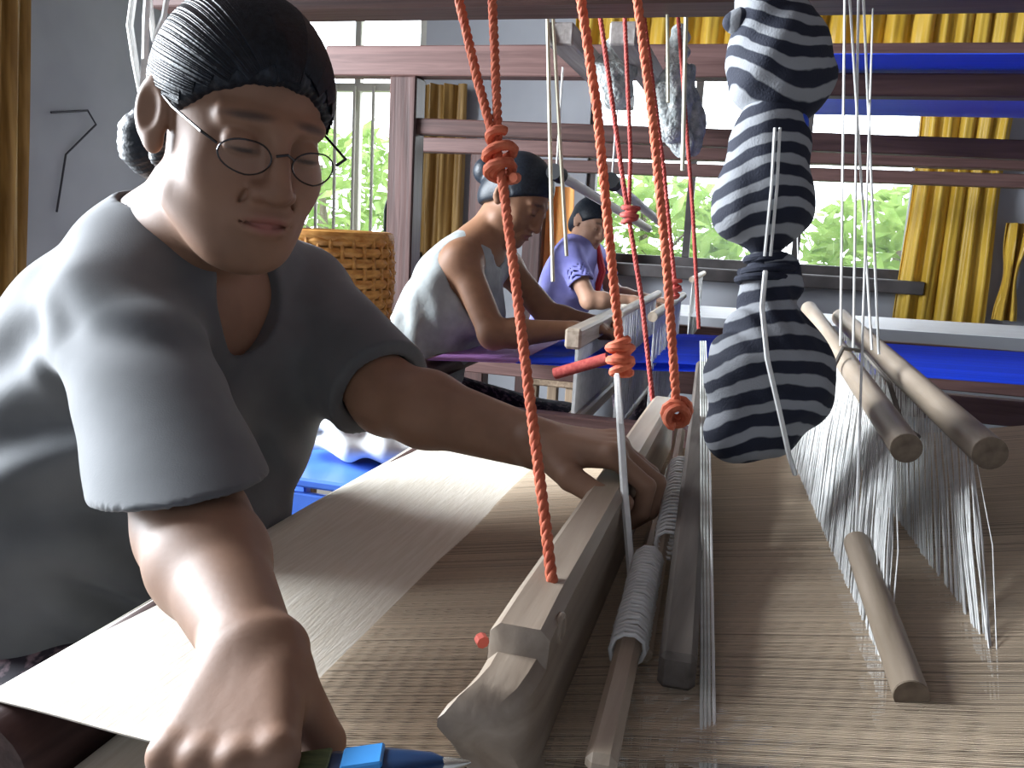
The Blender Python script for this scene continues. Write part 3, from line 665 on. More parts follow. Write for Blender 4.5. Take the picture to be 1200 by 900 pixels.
bg3 = S.build('striped_bag', M_stripe, .004, None, stripes(px(900, 430, d_), cdir(-.06, 1, 0), .0240, .25))
tag(bg3, 'lowest and largest stuffed bag of navy and white striped jersey, gathered at its neck', 'bag')
for dy, rr in ((305, .016), (322, .022)): wound(MB(), px(898, dy, d_ - .004), UP, rr, .004, 3, .012, dy).build('gather', M_stripe, bg3, True)
# bag strings
for (a, b2) in (((908, 150), (896, 300)), ((914, 150), (903, 300))): cord('bag_string', [px(*a, .80), px((a[0] + b2[0]) / 2 + 2, 220, .795), px(*b2, .815)], .0016, 'white string hanging down over the middle striped bag', group='strings over the middle bag', cat='string')
cord('bag_string', [px(897, 318, .81), px(893, 360, .795), px(899, 420, .785), px(913, 480, .79), px(925, 535, .80), px(932, 556, .81)], .0024, 'white string trailing down over the lowest striped bag', cat='string')
cord('bag_hanger', [px(893, -25, d_), up_to(px(900, 200, d_), px(893, -25, d_))], .004, 'cord from which the chain of striped bags hangs', cat='string')
for (x0, x1) in ((920, 934), (936, 930)): top_cord(x0, 330, x1, 100, 1.2, .0012, 'thin pale string hanging behind the striped bags', d0=1.22)['group'] = 'thin strings behind the bags'
M_pc = mat('pale yellowish cord', (.55, .53, .40), (.66, .64, .5), rough=.8)
for (xa, ya, xb, yb, d, lab) in ((648, 330, 642, 40, 1.9, 'straight pale cord hanging just beyond the second weaver\'s face'), (664, 300, 652, 90, 1.9, 'slanting pale cord next to the straight one beyond the second weaver'),
                            (783, 120, 782, 0, 1.3, 'pale cord hanging in front of the long grey yarn bundle'), (800, 200, 803, 60, 1.6, 'pale cord hanging beside the small yarn bundle at the window')):
    top_cord(xa, ya, xb, yb, d, .0045 if d > 1.5 else .003, lab, M_pc)
cord('white_hank', [px(160, -300, 1.5), px(160, -30, 1.5), px(152, 30, 1.5), px(158, 70, 1.49), px(165, 112, 1.49), px(170, 70, 1.48), px(171, 20, 1.48), px(175, -30, 1.48), px(170, -300, 1.48)], .006, 'loop of thick white yarn hanging behind the weaver\'s head', cat='yarn')
cord('white_hank', [px(172, -300, 1.52), px(172, -30, 1.52), px(178, 25, 1.52), px(180, 48, 1.51), px(192, 20, 1.5), px(200, -30, 1.5), px(190, -300, 1.5)], .005, 'shorter loop of white yarn hanging behind the weaver\'s hair', cat='yarn')
# ------------------------------------------------------------------ people
M_skin = mat('brown skin', (0.85, 0.85, 0.85), (1.0, 1.0, 1.0), scale=(25, 25, 25), rough=0.55, spec=0.3, bump=0.02, bscale=(220, 220, 220), attr='Col')
M_hair = mat('black hair', (0.006, 0.009, 0.015), (0.014, 0.020, 0.030), scale=(160, 160, 160), rough=0.42, spec=0.3, bump=0.15, bscale=(300, 300, 300))
SKIN = (0.26, 0.145, 0.093)
def frame(J):
    s = nrm(J['sR'] - J['sL']); t = nrm(J['neck'] - J['pelvis']); fr = nrm(np.cross(t, s)); t2 = np.cross(s, fr); return s, fr, t2
def torso(S, J, g=0.0, w=1.0, shoulders=True):
    s, fr, t = frame(J); ax = np.array([s, fr, t])
    S.ell(J['pelvis'], A(.17 * w, .125, .13) + g, ax, .05); S.ell(J['waist'], A(.150 * w, .112, .16) + g, ax, .06)
    S.ell(J['chest'], A(.155 * w, .105, .17) + g, ax, .06)
    for q in (-1, 1): S.ell(J['chest'] + s * q * .07 + fr * .075 - t * .025, A(.062, .055, .06) + g, ax, .04)
    n = J['neck'] - t * .035
    if shoulders:
        for k in ('sR', 'sL'): S.cone(n, J[k], .058 + g, .053 + g, .05)
    return S
def legs(S, J, g=0.0, feet=True):
    for q in 'RL':
        S.cone(J['hip' + q], J['kn' + q], .085 + g, .062 + g, .04); S.cone(J['kn' + q], J['an' + q], .058 + g, .038 + g, .02)
        if feet: S.cone(J['an' + q] - A(0, 0, .03), J['an' + q] + A(.15, 0, -.045), .036, .022, .02)
    return S
def arm(S, sh, el, wr, g=0.0):
    md = (el * .72 + wr * .28); S.cone(sh, el, .047 + g, .041 + g, .03); S.cone(el, md, .041 + g, .0405 + g, .02); S.cone(md, wr, .0405 + g, .026 + g, .02)

# --- first weaver
J = dict(sR=px(146, 378, .85), elR=px(228, 622, .665), wrR=px(298, 766, .52), sL=px(350, 348, 1.12), elL=px(455, 466, .98), wrL=px(630, 520, .86),
         neck=px(208, 262, .95), chest=px(205, 425, 1.0), waist=px(125, 590, 1.03), pelvis=px(90, 760, 1.05), head=px(283, 150, .82))
J.update(hipR=J['pelvis'] + A(.03, -.09, -.02), hipL=J['pelvis'] + A(.03, .09, -.02), knR=A(-.30, .55, .60), knL=A(-.27, .92, .60), anR=A(-.27, .60, .09), anL=A(-.25, .88, .09))
hf, hu = cdir(.585, -.46, -.67), UP
body = torso(Solid(), J)
body.cone(J['neck'] - frame(J)[2] * .03, J['head'] - hf * .035 - hu * .05, .060, .056, .03)
body.cone(J['neck'] + hf * .035, J['head'] + hf * .01 - hu * .075, .042, .044, .03)
HS = .955; hfr = head_solid(body, J['head'], hf, hu, HS)
arm(body, J['sR'], J['elR'], J['wrR']); arm(body, J['sL'], J['elL'], J['wrL'])
legs(body, J)
# left hand closed over the top of the beater
wl = J['wrL']; dl = nrm(A(-.098, .80, .978) - wl)
hand(body, wl, dl, A(.05, 0, -1), A(0, -1, 0), ((38, 62, 40), (36, 66, 42), (36, 66, 42), (34, 64, 40)), ((.75, .75, .35), (.85, .25, .35), (.95, -.05, .2)), 1.0)
# right hand, back up, holding the shuttle
wr = J['wrR']; kn = px(266, 872, .455); dr = nrm(kn - wr); pr_ = cdir(.05, -.5, .85); pr_ = nrm(pr_ - dr * (pr_ @ dr)); tr = nrm(np.cross(dr, pr_)); tr = tr if tr @ RT > 0 else -tr
hand(body, wr, dr, pr_, tr, ((42, 62, 42), (46, 62, 42), (48, 62, 42), (50, 62, 42)), ((.6, .45, .6), (.75, .0, .7), (.7, -.3, .6)), 1.0)
p1 = body.build('person', M_skin, .0025, None, skin_colors(SKIN, J['head'], hfr, HS))
tag(p1, 'woman with glasses in a grey short sleeved shirt bending over the cream cloth', 'person')
# hair
L_ = lambda a, b, e, c=J['head'], fr=hfr: c + (fr[0] * a + fr[1] * b + fr[2] * e) * HS
hr = Solid(); hr.ell(L_(0, -.014, .030), A(.0815, .100, .095), hfr, .0); hr.ell(L_(0, -.06, -.035), A(.064, .053, .058), hfr, .03)
hr.plane(L_(0, .10, .078), -hfr[2] + hfr[1] * .90, .008)
for q in (-1, 1): hr.ell(L_(q * .088, .0, -.014), A(.02, .028, .036), hfr, .008, 's')
hr.ell(L_(.034, -.138, -.058), A(.038, .034, .040), hfr, .012); hr.wave(L_(.034, -.138, -.058), hfr[2] + hfr[0] * .6, .016, .0015, .03)
def comb(P, c=L_(0, 0, .0), fr=hfr):
    q = (P - c) @ fr.T; a = np.arctan2(q[..., 0], q[..., 2] + .02); return .0004 * np.sin(71 * a + 3 * np.sin(5 * a)) + .0008 * np.sin(17 * a + q[..., 1] * 20)
hr.fns.append(comb)
hair = hr.build('hair', M_hair, .0022, p1)
g = random.Random(3); st = MB()
for i in range(1500):
    ph = -2.25 + 4.5 * (i + g.random()) / 1500; rs = 1.003 + .016 * g.random(); P = []
    lift = .0022 * math.sin(17 * ph) * -.35
    for th in np.linspace(.2, 2.62, 17):
        x, y, z = .0815 / HS * math.sin(ph) * math.sin(th), .100 / HS * math.cos(th), .095 / HS * math.cos(ph) * math.sin(th)
        y2, z2 = -.014 + y, .030 + z
        if z2 - .078 - .90 * (y2 - .10) < .002 * g.random() - .002: continue
        if abs(x) > .05 and abs(y2) < .028 and z2 < .022: continue
        w = min(1, max(0, (th - 2.2) / .5)) ** 2; P.append(L_(x * rs * (1 - .3 * w), (y2 + .014) * rs - .014 - .03 * w, (z2 - .03) * rs + .03 - .04 * w))
    if len(P) > 3: st.tube(P, [.0011 * (1 if 0 < k < len(P) - 1 else .3) for k in range(len(P))], 3, False)
st.build('hair_strands', M_hair, hair, True, 180)['kind'] = 'stuff'
hair['label'] = 'black hair drawn back into a low bun'
# eyelids and lips are part of the skin; shirt
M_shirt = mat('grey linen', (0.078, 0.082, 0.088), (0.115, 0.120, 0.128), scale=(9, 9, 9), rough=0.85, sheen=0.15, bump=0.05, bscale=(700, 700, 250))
s_, f_, t_ = frame(J)
sh = torso(Solid(), J, .014, 1.04); sh.ell(J['waist'], A(.178, .142, .17), np.array([s_, f_, t_]), .05)
for k, tt, r0, r1 in (('R', .82, .062, .068), ('L', .93, .062, .062)):
    a, e = J['s' + k], J['el' + k]; d = nrm(e - a); end = a + (e - a) * tt
    sl = Solid(); sl.cone(a, end + d * .09, r0, r1 + .004, 0); sl.plane(end, d + (A(0, 0, .0) if k == 'L' else cdir(-.06, -.12, .15)), .005); sh.join(sl, .022)
    hol = Solid(); hol.cone(a + (end - a) * .80, end + d * .12, r1 - .020, r1 - .003, 0); sh.sub(hol, 0, .005)
sh.cone(J['neck'] + t_ * .06, J['neck'] - t_ * .03 + f_ * .02, .066, .066, .008, 's')
sh.ell(J['neck'] + f_ * .10 - t_ * .05, A(.054, .056, .075), np.array([s_, f_, t_]), .008, 's')
sh.plane(J['pelvis'] - t_ * .06, -t_)
SRm = J['sR'] * .6 + J['elR'] * .4
sh.ell(px(100, 478, 1.03), A(.125, .125, .14), None, .06); sh.ell(px(118, 395, .99), A(.095, .095, .10), None, .07); sh.cone(px(305, 440, 1.03), px(275, 600, 1.03), .075, .064, .05); sh.cone(px(240, 600, 1.0), px(170, 640, 1.0), .075, .08, .05); sh.wave(px(160, 420, .80), cdir(.35, .9, .1), .075, .007, .09, 1.2); sh.wave(px(95, 520, .9), cdir(-.3, 1, .2), .085, .010, .13, .4)
sh.wave(px(60, 640, 1.0), cdir(.25, 1, 0), .10, .011, .13, 2.2); sh.wave(px(250, 440, .93), cdir(.9, -.35, 0), .055, .006, .09, 0)
sh.wave(px(300, 560, .98), cdir(1, .35, 0), .06, .006, .10, 0); sh.wave(px(170, 620, .95), cdir(.8, .6, 0), .07, .009, .09, 1)
sh.wave(px(135, 415, .84), cdir(.75, .65, 0), .055, .011, .055, .5); sh.wave(px(200, 470, .78), cdir(.2, 1, 0), .05, .006, .06, 1.0); sh.wave(px(40, 560, .98), cdir(-.5, 1, 0), .06, .010, .08, 0); sh.wave(px(110, 680, .95), cdir(.6, .8, 0), .06, .009, .08, 0)
sh.wave(px(400, 420, 1.05), cdir(.6, .8, 0), .05, .005, .07, 0); sh.wave(px(140, 280, .9), cdir(.8, .5, 0), .12, .004, .1, 0)
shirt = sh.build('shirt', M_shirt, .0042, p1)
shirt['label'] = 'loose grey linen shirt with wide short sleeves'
sk = Solid(); sk.ell(J['pelvis'] - A(0, 0, .03), A(.16, .19, .12), None, .05); legs(sk, J, .022, False); sk.cone(J['knR'], J['knL'], .06, .06, .08); sk.cone((J['knR'] + J['knL']) / 2, (J['anR'] + J['anL']) / 2 + A(0, 0, .1), .09, .11, .08)
sk.plane((J['anR'] + J['anL']) / 2 + A(0, 0, .05), (0, 0, -1)); sk.wave(A(-.3, .7, .4), (0, 1, .2), .08, .006, .3)
M_sarong = mat('dark patterned sarong', (0.018, 0.014, 0.022), (0.16, 0.11, 0.13), scale=(60, 60, 60), detail=6, rough=.8, ramp=(.5, .62))
sk.build('sarong', M_sarong, .008, p1)
# glasses
gl = empty('eyeglasses', tuple(L_(0, .1, -.02))); M_wire = mat('dark metal frame', (.05, .05, .055), rough=.25, metal=.9)
M_lens = MATS['lens'] = M_glass.copy(); M_lens.name = 'spectacle lens'; M_lens.node_tree.nodes['Mix Shader'].inputs[0].default_value = .97
for q in (-1, 1):
    rim = [L_(q * .034 + .0235 * math.cos(a) * q, .106 - .012 * abs(math.cos(a)) * (1 if math.cos(a) > 0 else .2), -.006 + .0155 * math.sin(a)) for a in np.linspace(0, 2 * math.pi, 33)]
    ro = MB().tube(rim, .0008, 6, False).build('rim', M_wire, gl, True)
    MB().add(rim[:-1] + [L_(q * .034, .107, -.006)], [(i, (i + 1) % 32, 32) for i in range(32)]).build('lens', M_lens, gl, True)
    MB().tube([L_(q * .0595, .096, .0), L_(q * .072, .088, .006), L_(q * .0795, .03, .012), L_(q * .081, -.010, .018), L_(q * .08, -.03, .002)], .0014, 6).build('temple', M_wire, gl, True)
MB().tube([L_(-.0085, .1075, .0), L_(0, .112, .004), L_(.0085, .1075, .0)], .0013, 6).build('bridge', M_wire, gl, True)
tag(gl, 'thin wire framed eyeglasses worn by the foremost weaver', 'glasses')
# bench
bn = empty('weaving_bench', (-.80, .78, 0)); MB().box((-.80, .78, .465), (.34, .98, .04), bev=.006).build('seat', mid_wood('y'), bn)
for x in (-.92, -.68):
    for y in (.36, 1.2): MB().box((x, y, .2225), (.05, .05, .445), bev=.004).build('leg', mid_wood('z'), bn)
tag(bn, 'plain wooden bench under the weaver in the grey shirt', 'bench')
# shuttle in the right hand
sc_ = wr + dr * .086 + pr_ * .0215; sx = tr; sy = nrm(np.cross(A(0, 0, 1), sx)); sz = np.cross(sx, sy); ST = np.array([sx, sy, sz])
shut = empty('boat_shuttle', tuple(sc_ - sz * .014)); M_blue = mat('dark blue plastic', (.008, .035, .10), (.012, .05, .14), rough=.3, spec=.6)
pr2 = [(-.15, .0015, .002), (-.135, .007, .006), (-.10, .013, .011), (-.04, .0165, .0135), (.04, .0165, .0135), (.085, .013, .011), (.108, .007, .007), (.118, .0015, .002)]
b = MB(); V = []; n = 14
for t, w, h in pr2:
    for j in range(n): a = 2 * math.pi * j / n; V.append(sc_ + sx * t + sy * w * math.copysign(abs(math.cos(a)) ** .7, math.cos(a)) + sz * h * math.copysign(abs(math.sin(a)) ** .7, math.sin(a)))
k = len(pr2); b.add(V, [(i * n + j, (i + 1) * n + j, (i + 1) * n + (j + 1) % n, i * n + (j + 1) % n) for i in range(k - 1) for j in range(n)] + [tuple(range(n)), tuple(range(k * n - n, k * n))[::-1]])
b.build('hull', M_blue, shut, True, 50)
MB().box(sc_ + sx * .0 + sz * .0135, (.11, .019, .002), ST, .0008).build('bobbin_well', mat('olive thread', (.05, .075, .03), (.10, .13, .05), scale=(10, 300, 300), rough=.6), shut)
MB().box(sc_ + sx * .072 + sz * .0115, (.022, .018, .004), ST, .001).build('light_band', mat('bright blue plastic', (.06, .30, .72), rough=.3), shut)
MB().lathe(sc_ + sx * .110, [(.0045, 0), (.0042, .006), (.002, .014), (.0005, .018)], 12, np.array([sy, sz, sx])).build('tip', mat('bright metal tip', (.7, .68, .62), rough=.25, metal=.8), shut, True)
tag(shut, 'dark blue boat shuttle held in the weaver\'s lowered hand', 'shuttle')

# --- second weaver
Q = dict(sR=px(541, 305, 2.33), elR=px(578, 392, 2.27), wrR=px(672, 386, 2.28), sL=px(592, 312, 2.62), elL=px(645, 372, 2.55), wrL=px(695, 378, 2.48),
         neck=px(566, 277, 2.43), chest=px(532, 345, 2.47), waist=px(500, 405, 2.5), pelvis=px(480, 470, 2.5), head=px(607, 232, 2.42))
Q.update(hipR=Q['pelvis'] + A(.03, -.09, -.02), hipL=Q['pelvis'] + A(.03, .09, -.02), knR=A(-.52, 2.16, .58), knL=A(-.52, 2.5, .58), anR=A(-.48, 2.2, .09), anL=A(-.48, 2.46, .09))
f2, u2 = nrm(A(.80, -.22, -.56)), nrm(A(.45, 0, .9))
def sitting(Q, f2, u2, skin, name_label, h, sc=1.0, bun=True, thumbs=True, hairback=.118):
    b2 = torso(Solid(), Q); b2.cone(Q['neck'] - frame(Q)[2] * .03, Q['head'] - f2 * .03 - u2 * .05, .056, .050, .03)
    fr = head_solid(b2, Q['head'], f2, u2, sc); arm(b2, Q['sR'], Q['elR'], Q['wrR'], -.003); arm(b2, Q['sL'], Q['elL'], Q['wrL'], -.003); legs(b2, Q)
    for k in 'RL':
        d = nrm(Q['wr' + k] - Q['el' + k]); d = nrm(d + A(.3, 0, 0)); ts = A(0, 1, 0) if k == 'R' else A(0, -1, 0)
        pn = A(0, 0, -1) - d * (d @ A(0, 0, -1)); ts = nrm(ts - d * (ts @ d) - nrm(pn) * (ts @ nrm(pn)))
        hand(b2, Q['wr' + k], d, pn, ts, ((25, 35, 25),) * 4, ((.8, .6, .3), (.9, .2, .3), (1, 0, .2)), .95)
    p = b2.build('person', M_skin, h, None, skin_colors(skin, Q['head'], fr, sc)); tag(p, name_label, 'person')
    L2 = lambda a, b, e: Q['head'] + (fr[0] * a + fr[1] * b + fr[2] * e) * sc
    hh = Solid(); hh.ell(L2(0, -.014, .030), A(.0865, .106, .100) * sc, fr, .0); hh.ell(L2(0, -.06, -.035), A(.066, .055, .06) * sc, fr, .03)
    hh.plane(L2(0, .10, .076), -fr[2] + fr[1] * .9, .008)
    for q in (-1, 1): hh.ell(L2(q * .09, .0, -.014), A(.02, .026, .034) * sc, fr, .008, 's')
    if bun: hh.ell(L2(0, -hairback, .0), A(.045, .04, .042) * sc, fr, .012)
    hh.build('hair', M_hair, h * .8, p)
    return p
p2 = sitting(Q, f2, u2, (0.27, 0.135, 0.075), 'woman with a black bun in a pale sleeveless top weaving purple cloth', .006, .97, hairback=.135)
M_top = mat('pale grey cotton', (0.27, 0.29, 0.29), (0.38, 0.41, 0.41), scale=(14, 14, 14), rough=.85, bump=.2, bscale=(60, 60, 60))
s_, f_, t_ = frame(Q); tp = torso(Solid(), Q, .014, 1.02, False)
for k in ('sR', 'sL'): tp.cone(Q['neck'] - t_ * .05, Q['neck'] * .35 + Q[k] * .65 - t_ * .02, .064, .060, .04)
tp.cone(Q['neck'] + t_ * .06, Q['neck'] - t_ * .03 + f_ * .02, .062, .062, .008, 's')
for k in 'RL': tp.cone(Q['s' + k], Q['el' + k], .054, .047, .008, 's')
tp.plane(Q['pelvis'] - t_ * .03, -t_); tp.wave(Q['waist'], t_ * .6 + f_, .07, .007, .2); tp.wave(Q['chest'], f_ - t_ * .5, .08, .005, .15)
tp.build('sleeveless_top', M_top, .007, p2)
sk = Solid(); sk.ell(Q['pelvis'] - A(0, 0, .03), A(.16, .18, .12), None, .05); legs(sk, Q, .02, False); sk.cone(Q['knR'], Q['knL'], .06, .06, .08); sk.plane((Q['anR'] + Q['anL']) / 2 + A(0, 0, .05), (0, 0, -1))
sk.build('sarong', M_sarong, .01, p2)
# --- third weaver
W = dict(sR=px(667, 300, 3.88), elR=px(690, 352, 3.80), wrR=px(742, 352, 3.82), sL=px(694, 300, 4.2), elL=px(722, 345, 4.15), wrL=px(760, 350, 4.05),
         neck=px(680, 285, 4.02), chest=px(668, 325, 4.04), waist=px(656, 360, 4.05), pelvis=px(650, 400, 4.05), head=px(692, 262, 4.0))
W.update(hipR=W['pelvis'] + A(.03, -.09, -.02), hipL=W['pelvis'] + A(.03, .09, -.02), knR=A(-.50, 3.75, .58), knL=A(-.50, 4.1, .58), anR=A(-.46, 3.8, .09), anL=A(-.46, 4.05, .09))
p3 = sitting(W, nrm(A(.72, -.55, -.35)), nrm(A(.3, 0, .95)), (0.42, 0.24, 0.16), 'woman in a lavender blue shirt weaving at the loom by the window', .009, .95, False)
M_lav = mat('lavender cotton', (0.22, 0.22, 0.55), (0.32, 0.32, 0.70), scale=(12, 12, 12), rough=.85)
s_, f_, t_ = frame(W); tp = torso(Solid(), W, .015, 1.03)
for k in 'RL':
    a, e = W['s' + k], W['el' + k]; d = nrm(e - a); end = a + (e - a) * .62; sl = Solid(); sl.cone(a, end + d * .06, .062, .064, 0); sl.plane(end, d); tp.join(sl, .02)
    hol = Solid(); hol.cone(a + (end - a) * .7, end + d * .1, .053, .056, 0); tp.sub(hol, 0, .003)
tp.cone(W['neck'] + t_ * .06, W['neck'] - t_ * .03 + f_ * .02, .060, .060, .008, 's'); tp.plane(W['pelvis'] - t_ * .03, -t_); tp.wave(W['chest'], t_ + s_, .09, .006, .2)
s3 = tp.build('shirt', M_lav, .009, p3)
MB().tube([W['neck'] + f_ * .075 + t_ * .01 - s_ * .02, W['chest'] + f_ * .15 + t_ * .06, W['chest'] + f_ * .14 - t_ * .05], [.014, .018, .016], 8).build('placket', mat('red trim', (.55, .04, .05), rough=.7), s3, True)
sk = Solid(); sk.ell(W['pelvis'] - A(0, 0, .03), A(.16, .18, .12), None, .05); legs(sk, W, .02, False); sk.cone(W['knR'], W['knL'], .06, .06, .08); sk.plane((W['anR'] + W['anL']) / 2 + A(0, 0, .05), (0, 0, -1))
sk.build('sarong', M_sarong, .012, p3)
for (J_, lab) in ((Q, 'wooden bench under the weaver in the pale sleeveless top'), (W, 'wooden bench under the weaver in the lavender shirt')):
    x, y = J_['pelvis'][0] + .05, J_['pelvis'][1]; zt = J_['pelvis'][2] - .135; bn = empty('weaving_bench', (x, y, 0)); MB().box((x, y, zt - .02), (.24, .50, .04), bev=.006).build('seat', mid_wood('y'), bn)
    for dx in (-.09, .09):
        for dy in (-.21, .21): MB().box((x + dx, y + dy, (zt - .04) / 2), (.05, .05, zt - .04), bev=.004).build('leg', mid_wood('z'), bn)
    tag(bn, lab, 'bench')
# ------------------------------------------------------------------ the second loom: purple cloth, blue warp
M_bluew = mat('blue silk threads', (0.015, 0.06, 0.80), (0.03, 0.12, 0.95), scale=(3, 160, 160), rough=.4, bump=.3, bscale=(5, 400, 400), spec=.5)
M_purple = mat('purple cloth', (0.28, 0.12, 0.36), (0.40, 0.20, 0.48), scale=(8, 60, 60), rough=.5)
def loom(y0, y1, x0, x1, ztop, label, zw, beams, rh=.10):
    r = empty('floor_loom', ((x0 + x1) / 2, (y0 + y1) / 2, 0)); tag(r, label, 'loom', 'wooden floor looms')
    for x in (x0, x1):
        for y in (y0, y1): MB().box((x, y, ztop / 2), (.10, .09, ztop), bev=.006).build('post', dark_wood('z'), r)
        MB().beam((x, y0, zw - .22), (x, y1, zw - .22), .05, .07).build('cross_rail', red_wood('y'), r)
    for y in (y0, y1):
        MB().beam((x0 - .3, y, ztop + rh / 2), (x1, y, ztop + rh / 2), .08, rh).build('top_rail', red_wood('x'), r)
        MB().beam((x0, y, zw - .15), (x1, y, zw - .15), .05, .08).build('side_rail', red_wood('x'), r); MB().beam((x0, y, .15), (x1, y, .15), .05, .08).build('foot_rail', red_wood('x'), r)
    for (a, b_, w, h, m) in beams: MB().beam(a, b_, w, h).build('beam', m, r)
    return r
L2 = loom(1.98, 2.9, -1.235, 1.75, 1.685, 'reddish wooden floor loom carrying purple cloth and blue warp', .86,
          [((-1.19, 2.9, 1.52), (1.7, 2.9, 1.475), .05, .055, dark_wood('x')), ((.0, 2.17, 1.545), (1.7, 2.17, 1.545), .05, .05, dark_wood('x')),
           ((-.47, 1.95, 1.615), (-.47, 2.93, 1.615), .06, .05, grey_wood('y')), ((-.33, 1.95, 1.615), (-.33, 2.93, 1.615), .06, .05, grey_wood('y'))])
def sheet(name, x0, x1, y0, y1, z0, z1, m, label, cat, nx=8, kind=None):
    o = MB().grid(lambda u, v: (x0 + (x1 - x0) * u, y1 + (y0 - y1) * v, z0 + (z1 - z0) * u), nx, 12, .002).build(name, m, None, True, 80); tag(o, label, cat, kind=kind); return o
sheet('woven_cloth', -.80, -.56, 2.06, 2.74, .835, .85, M_purple, 'purple cloth being woven by the woman in the pale top', 'cloth')
M_bluet = M_warp
def blue_path(y, i): return [(-.56, y, .85), (-.2, y, .875 + (.01 if i % 2 else -.01)), (.3, y, .905), (1.7, y, .93)]
threads('warp_sheet', blue_path, 2.06, 2.74, 420, .0011, (.015, .075, .95), 'bright blue warp threads stretched across the second loom', 31, var=.3)
sheet('overhead_warp', .04, 1.75, 1.99, 2.87, 1.578, 1.578, M_bluew, 'bright blue warp carried back over the beam of the second loom', 'warp threads')
MB().tube([(1.7, 1.95, .90), (1.7, 2.93, .90)], .03, 14).build('warp_beam', red_wood('y'), L2, True)
MB().tube([(-.815, 2.02, .80), (-.815, 2.86, .80)], .033, 14).build('breast_beam', dark_wood('y'), L2, True)
# beater and heddles of the second loom
b2 = empty('loom_beater', (-.38, 2.4, .70)); tag(b2, 'pale beater of the second loom beside the purple cloth', 'beater')
MB().box((-.40, 2.4, .935), (.04, .86, .05), bev=.006).build('bar', pale_wood('y'), b2); MB().box((-.40, 2.4, .72), (.04, .86, .04), bev=.006).build('lower_bar', pale_wood('y'), b2)
rd = MB()
for i in range(150): rd.box((-.40, 2.03 + i * .74 / 150, .83), (.008, .0014, .18))
rd.build('reed', M_str, b2)['kind'] = 'stuff'
for k, x in enumerate((-.30, -.22)):
    s = empty('heddle_shaft', (x, 2.4, .68)); MB().tube([(x, 1.99, 1.0), (x, 2.84, 1.0)], .012, 12).build('rod', pale_wood('y'), s, True)
    heddles(s, (x, 2.04, 1.0), (x, 2.78, 1.0), (x, 2.04, .70), (x, 2.78, .70), 110, .0012, 41 + k, M_str); MB().tube([(x, 2.0, .70), (x, 2.82, .70)], .009, 10).build('lower_rod', pale_wood('y'), s, True)
    tag(s, ('pale heddle shaft of the second loom close to its beater', 'pale heddle shaft of the second loom, farther from its beater')[k], 'heddle shaft')
# dark ended pulley rods hanging over the second loom
for (x, y, xb, yb, lab) in ((652, 203, 760, 268, 'white pulley rod with a round black end above the second weaver'), (717, 213, 775, 262, 'white pulley rod with a black end nearer the wide window')):
    a, bb = px(x, y, 2.3), px(xb, yb, 3.1); s = empty('pulley_rod', tuple(a)); MB().tube([a, bb], .014, 12).build('rod', M_frame, s, True); ax = nrm(bb - a)
    MB().tube([a - ax * .02, a + ax * .03], .022, 16).build('end_cap', mat('black rubber', (.012, .012, .014), rough=.6), s, True, 40)
    MB().tube([a, A(a[0], a[1], 1.61)], .003, 6).build('hanger', M_str, s, True); tag(s, lab, 'rod')
# grey fuzzy yarn bundles hanging from the overhead bars
M_fuzz = mat('grey fuzzy yarn', (0.30, 0.33, 0.33), (0.62, 0.64, 0.62), scale=(50, 50, 50), detail=5, rough=.95, bump=1.0, bscale=(90, 90, 90))
for (x, y, d, h, lab) in ((724, 75, 2.1, .14, 'grey yarn bundle hanging over the second loom between the red ropes'), (792, 95, 2.1, .22, 'long grey yarn bundle hanging in front of the wide window'), (805, 140, 2.15, .10, 'small pale yarn bundle hanging below the longer one')):
    c = px(x, y, d); S = Solid(); S.cone(c + A(0, 0, h / 2), c - A(0, 0, h / 2), .022, .04, .02); S.ell(c - A(.01, 0, h * .2), A(.05, .04, .05), None, .03); S.cone(c + A(0, 0, h / 2), A(c[0], c[1], 1.60), .012, .012, .02)
    for k in range(5): S.wave(c + A(rng.gauss(0, .03), rng.gauss(0, .03), rng.gauss(0, .05)), (rng.gauss(0, 1), rng.gauss(0, 1), rng.gauss(0, 1)), .035, .008, .05, k)
    tag(S.build('yarn_bundle', M_fuzz, .007), lab, 'yarn')
# ------------------------------------------------------------------ the third loom, by the window
L3 = loom(3.55, 4.45, -1.15, 1.6, 1.49, 'farthest reddish floor loom standing below the wide window', .86, [], .06)
sheet('warp_sheet', -.35, 1.5, 3.68, 4.32, .86, .88, mat('white threads', (.62, .63, .66), (.75, .76, .78), scale=(3, 160, 160), rough=.6), 'white warp stretched across the farthest loom', 'warp threads')
s = empty('heddle_shaft', (-.25, 4.0, .75)); MB().tube([(-.25, 3.6, 1.02), (-.25, 4.4, 1.02)], .012, 12).build('rod', pale_wood('y'), s, True); heddles(s, (-.25, 3.65, 1.02), (-.25, 4.35, 1.02), (-.25, 3.65, .75), (-.25, 4.35, .75), 60, .002, 51, M_str); tag(s, 'white heddle shaft of the farthest loom', 'heddle shaft')
# orange cloth hung behind the third weaver
o = MB().grid(lambda u, v: (-1.20 + .24 * u + .02 * v, 4.52 + .02 * math.sin(u * 16), 1.42 - .62 * v), 14, 10, .004).build('orange_cloth', mat('orange cloth', (.75, .32, .06), (.85, .50, .20), scale=(6, 6, 2), rough=.8, trans=.3), None, True, 80)
tag(o, 'orange cloth hanging behind the woman in lavender', 'cloth')
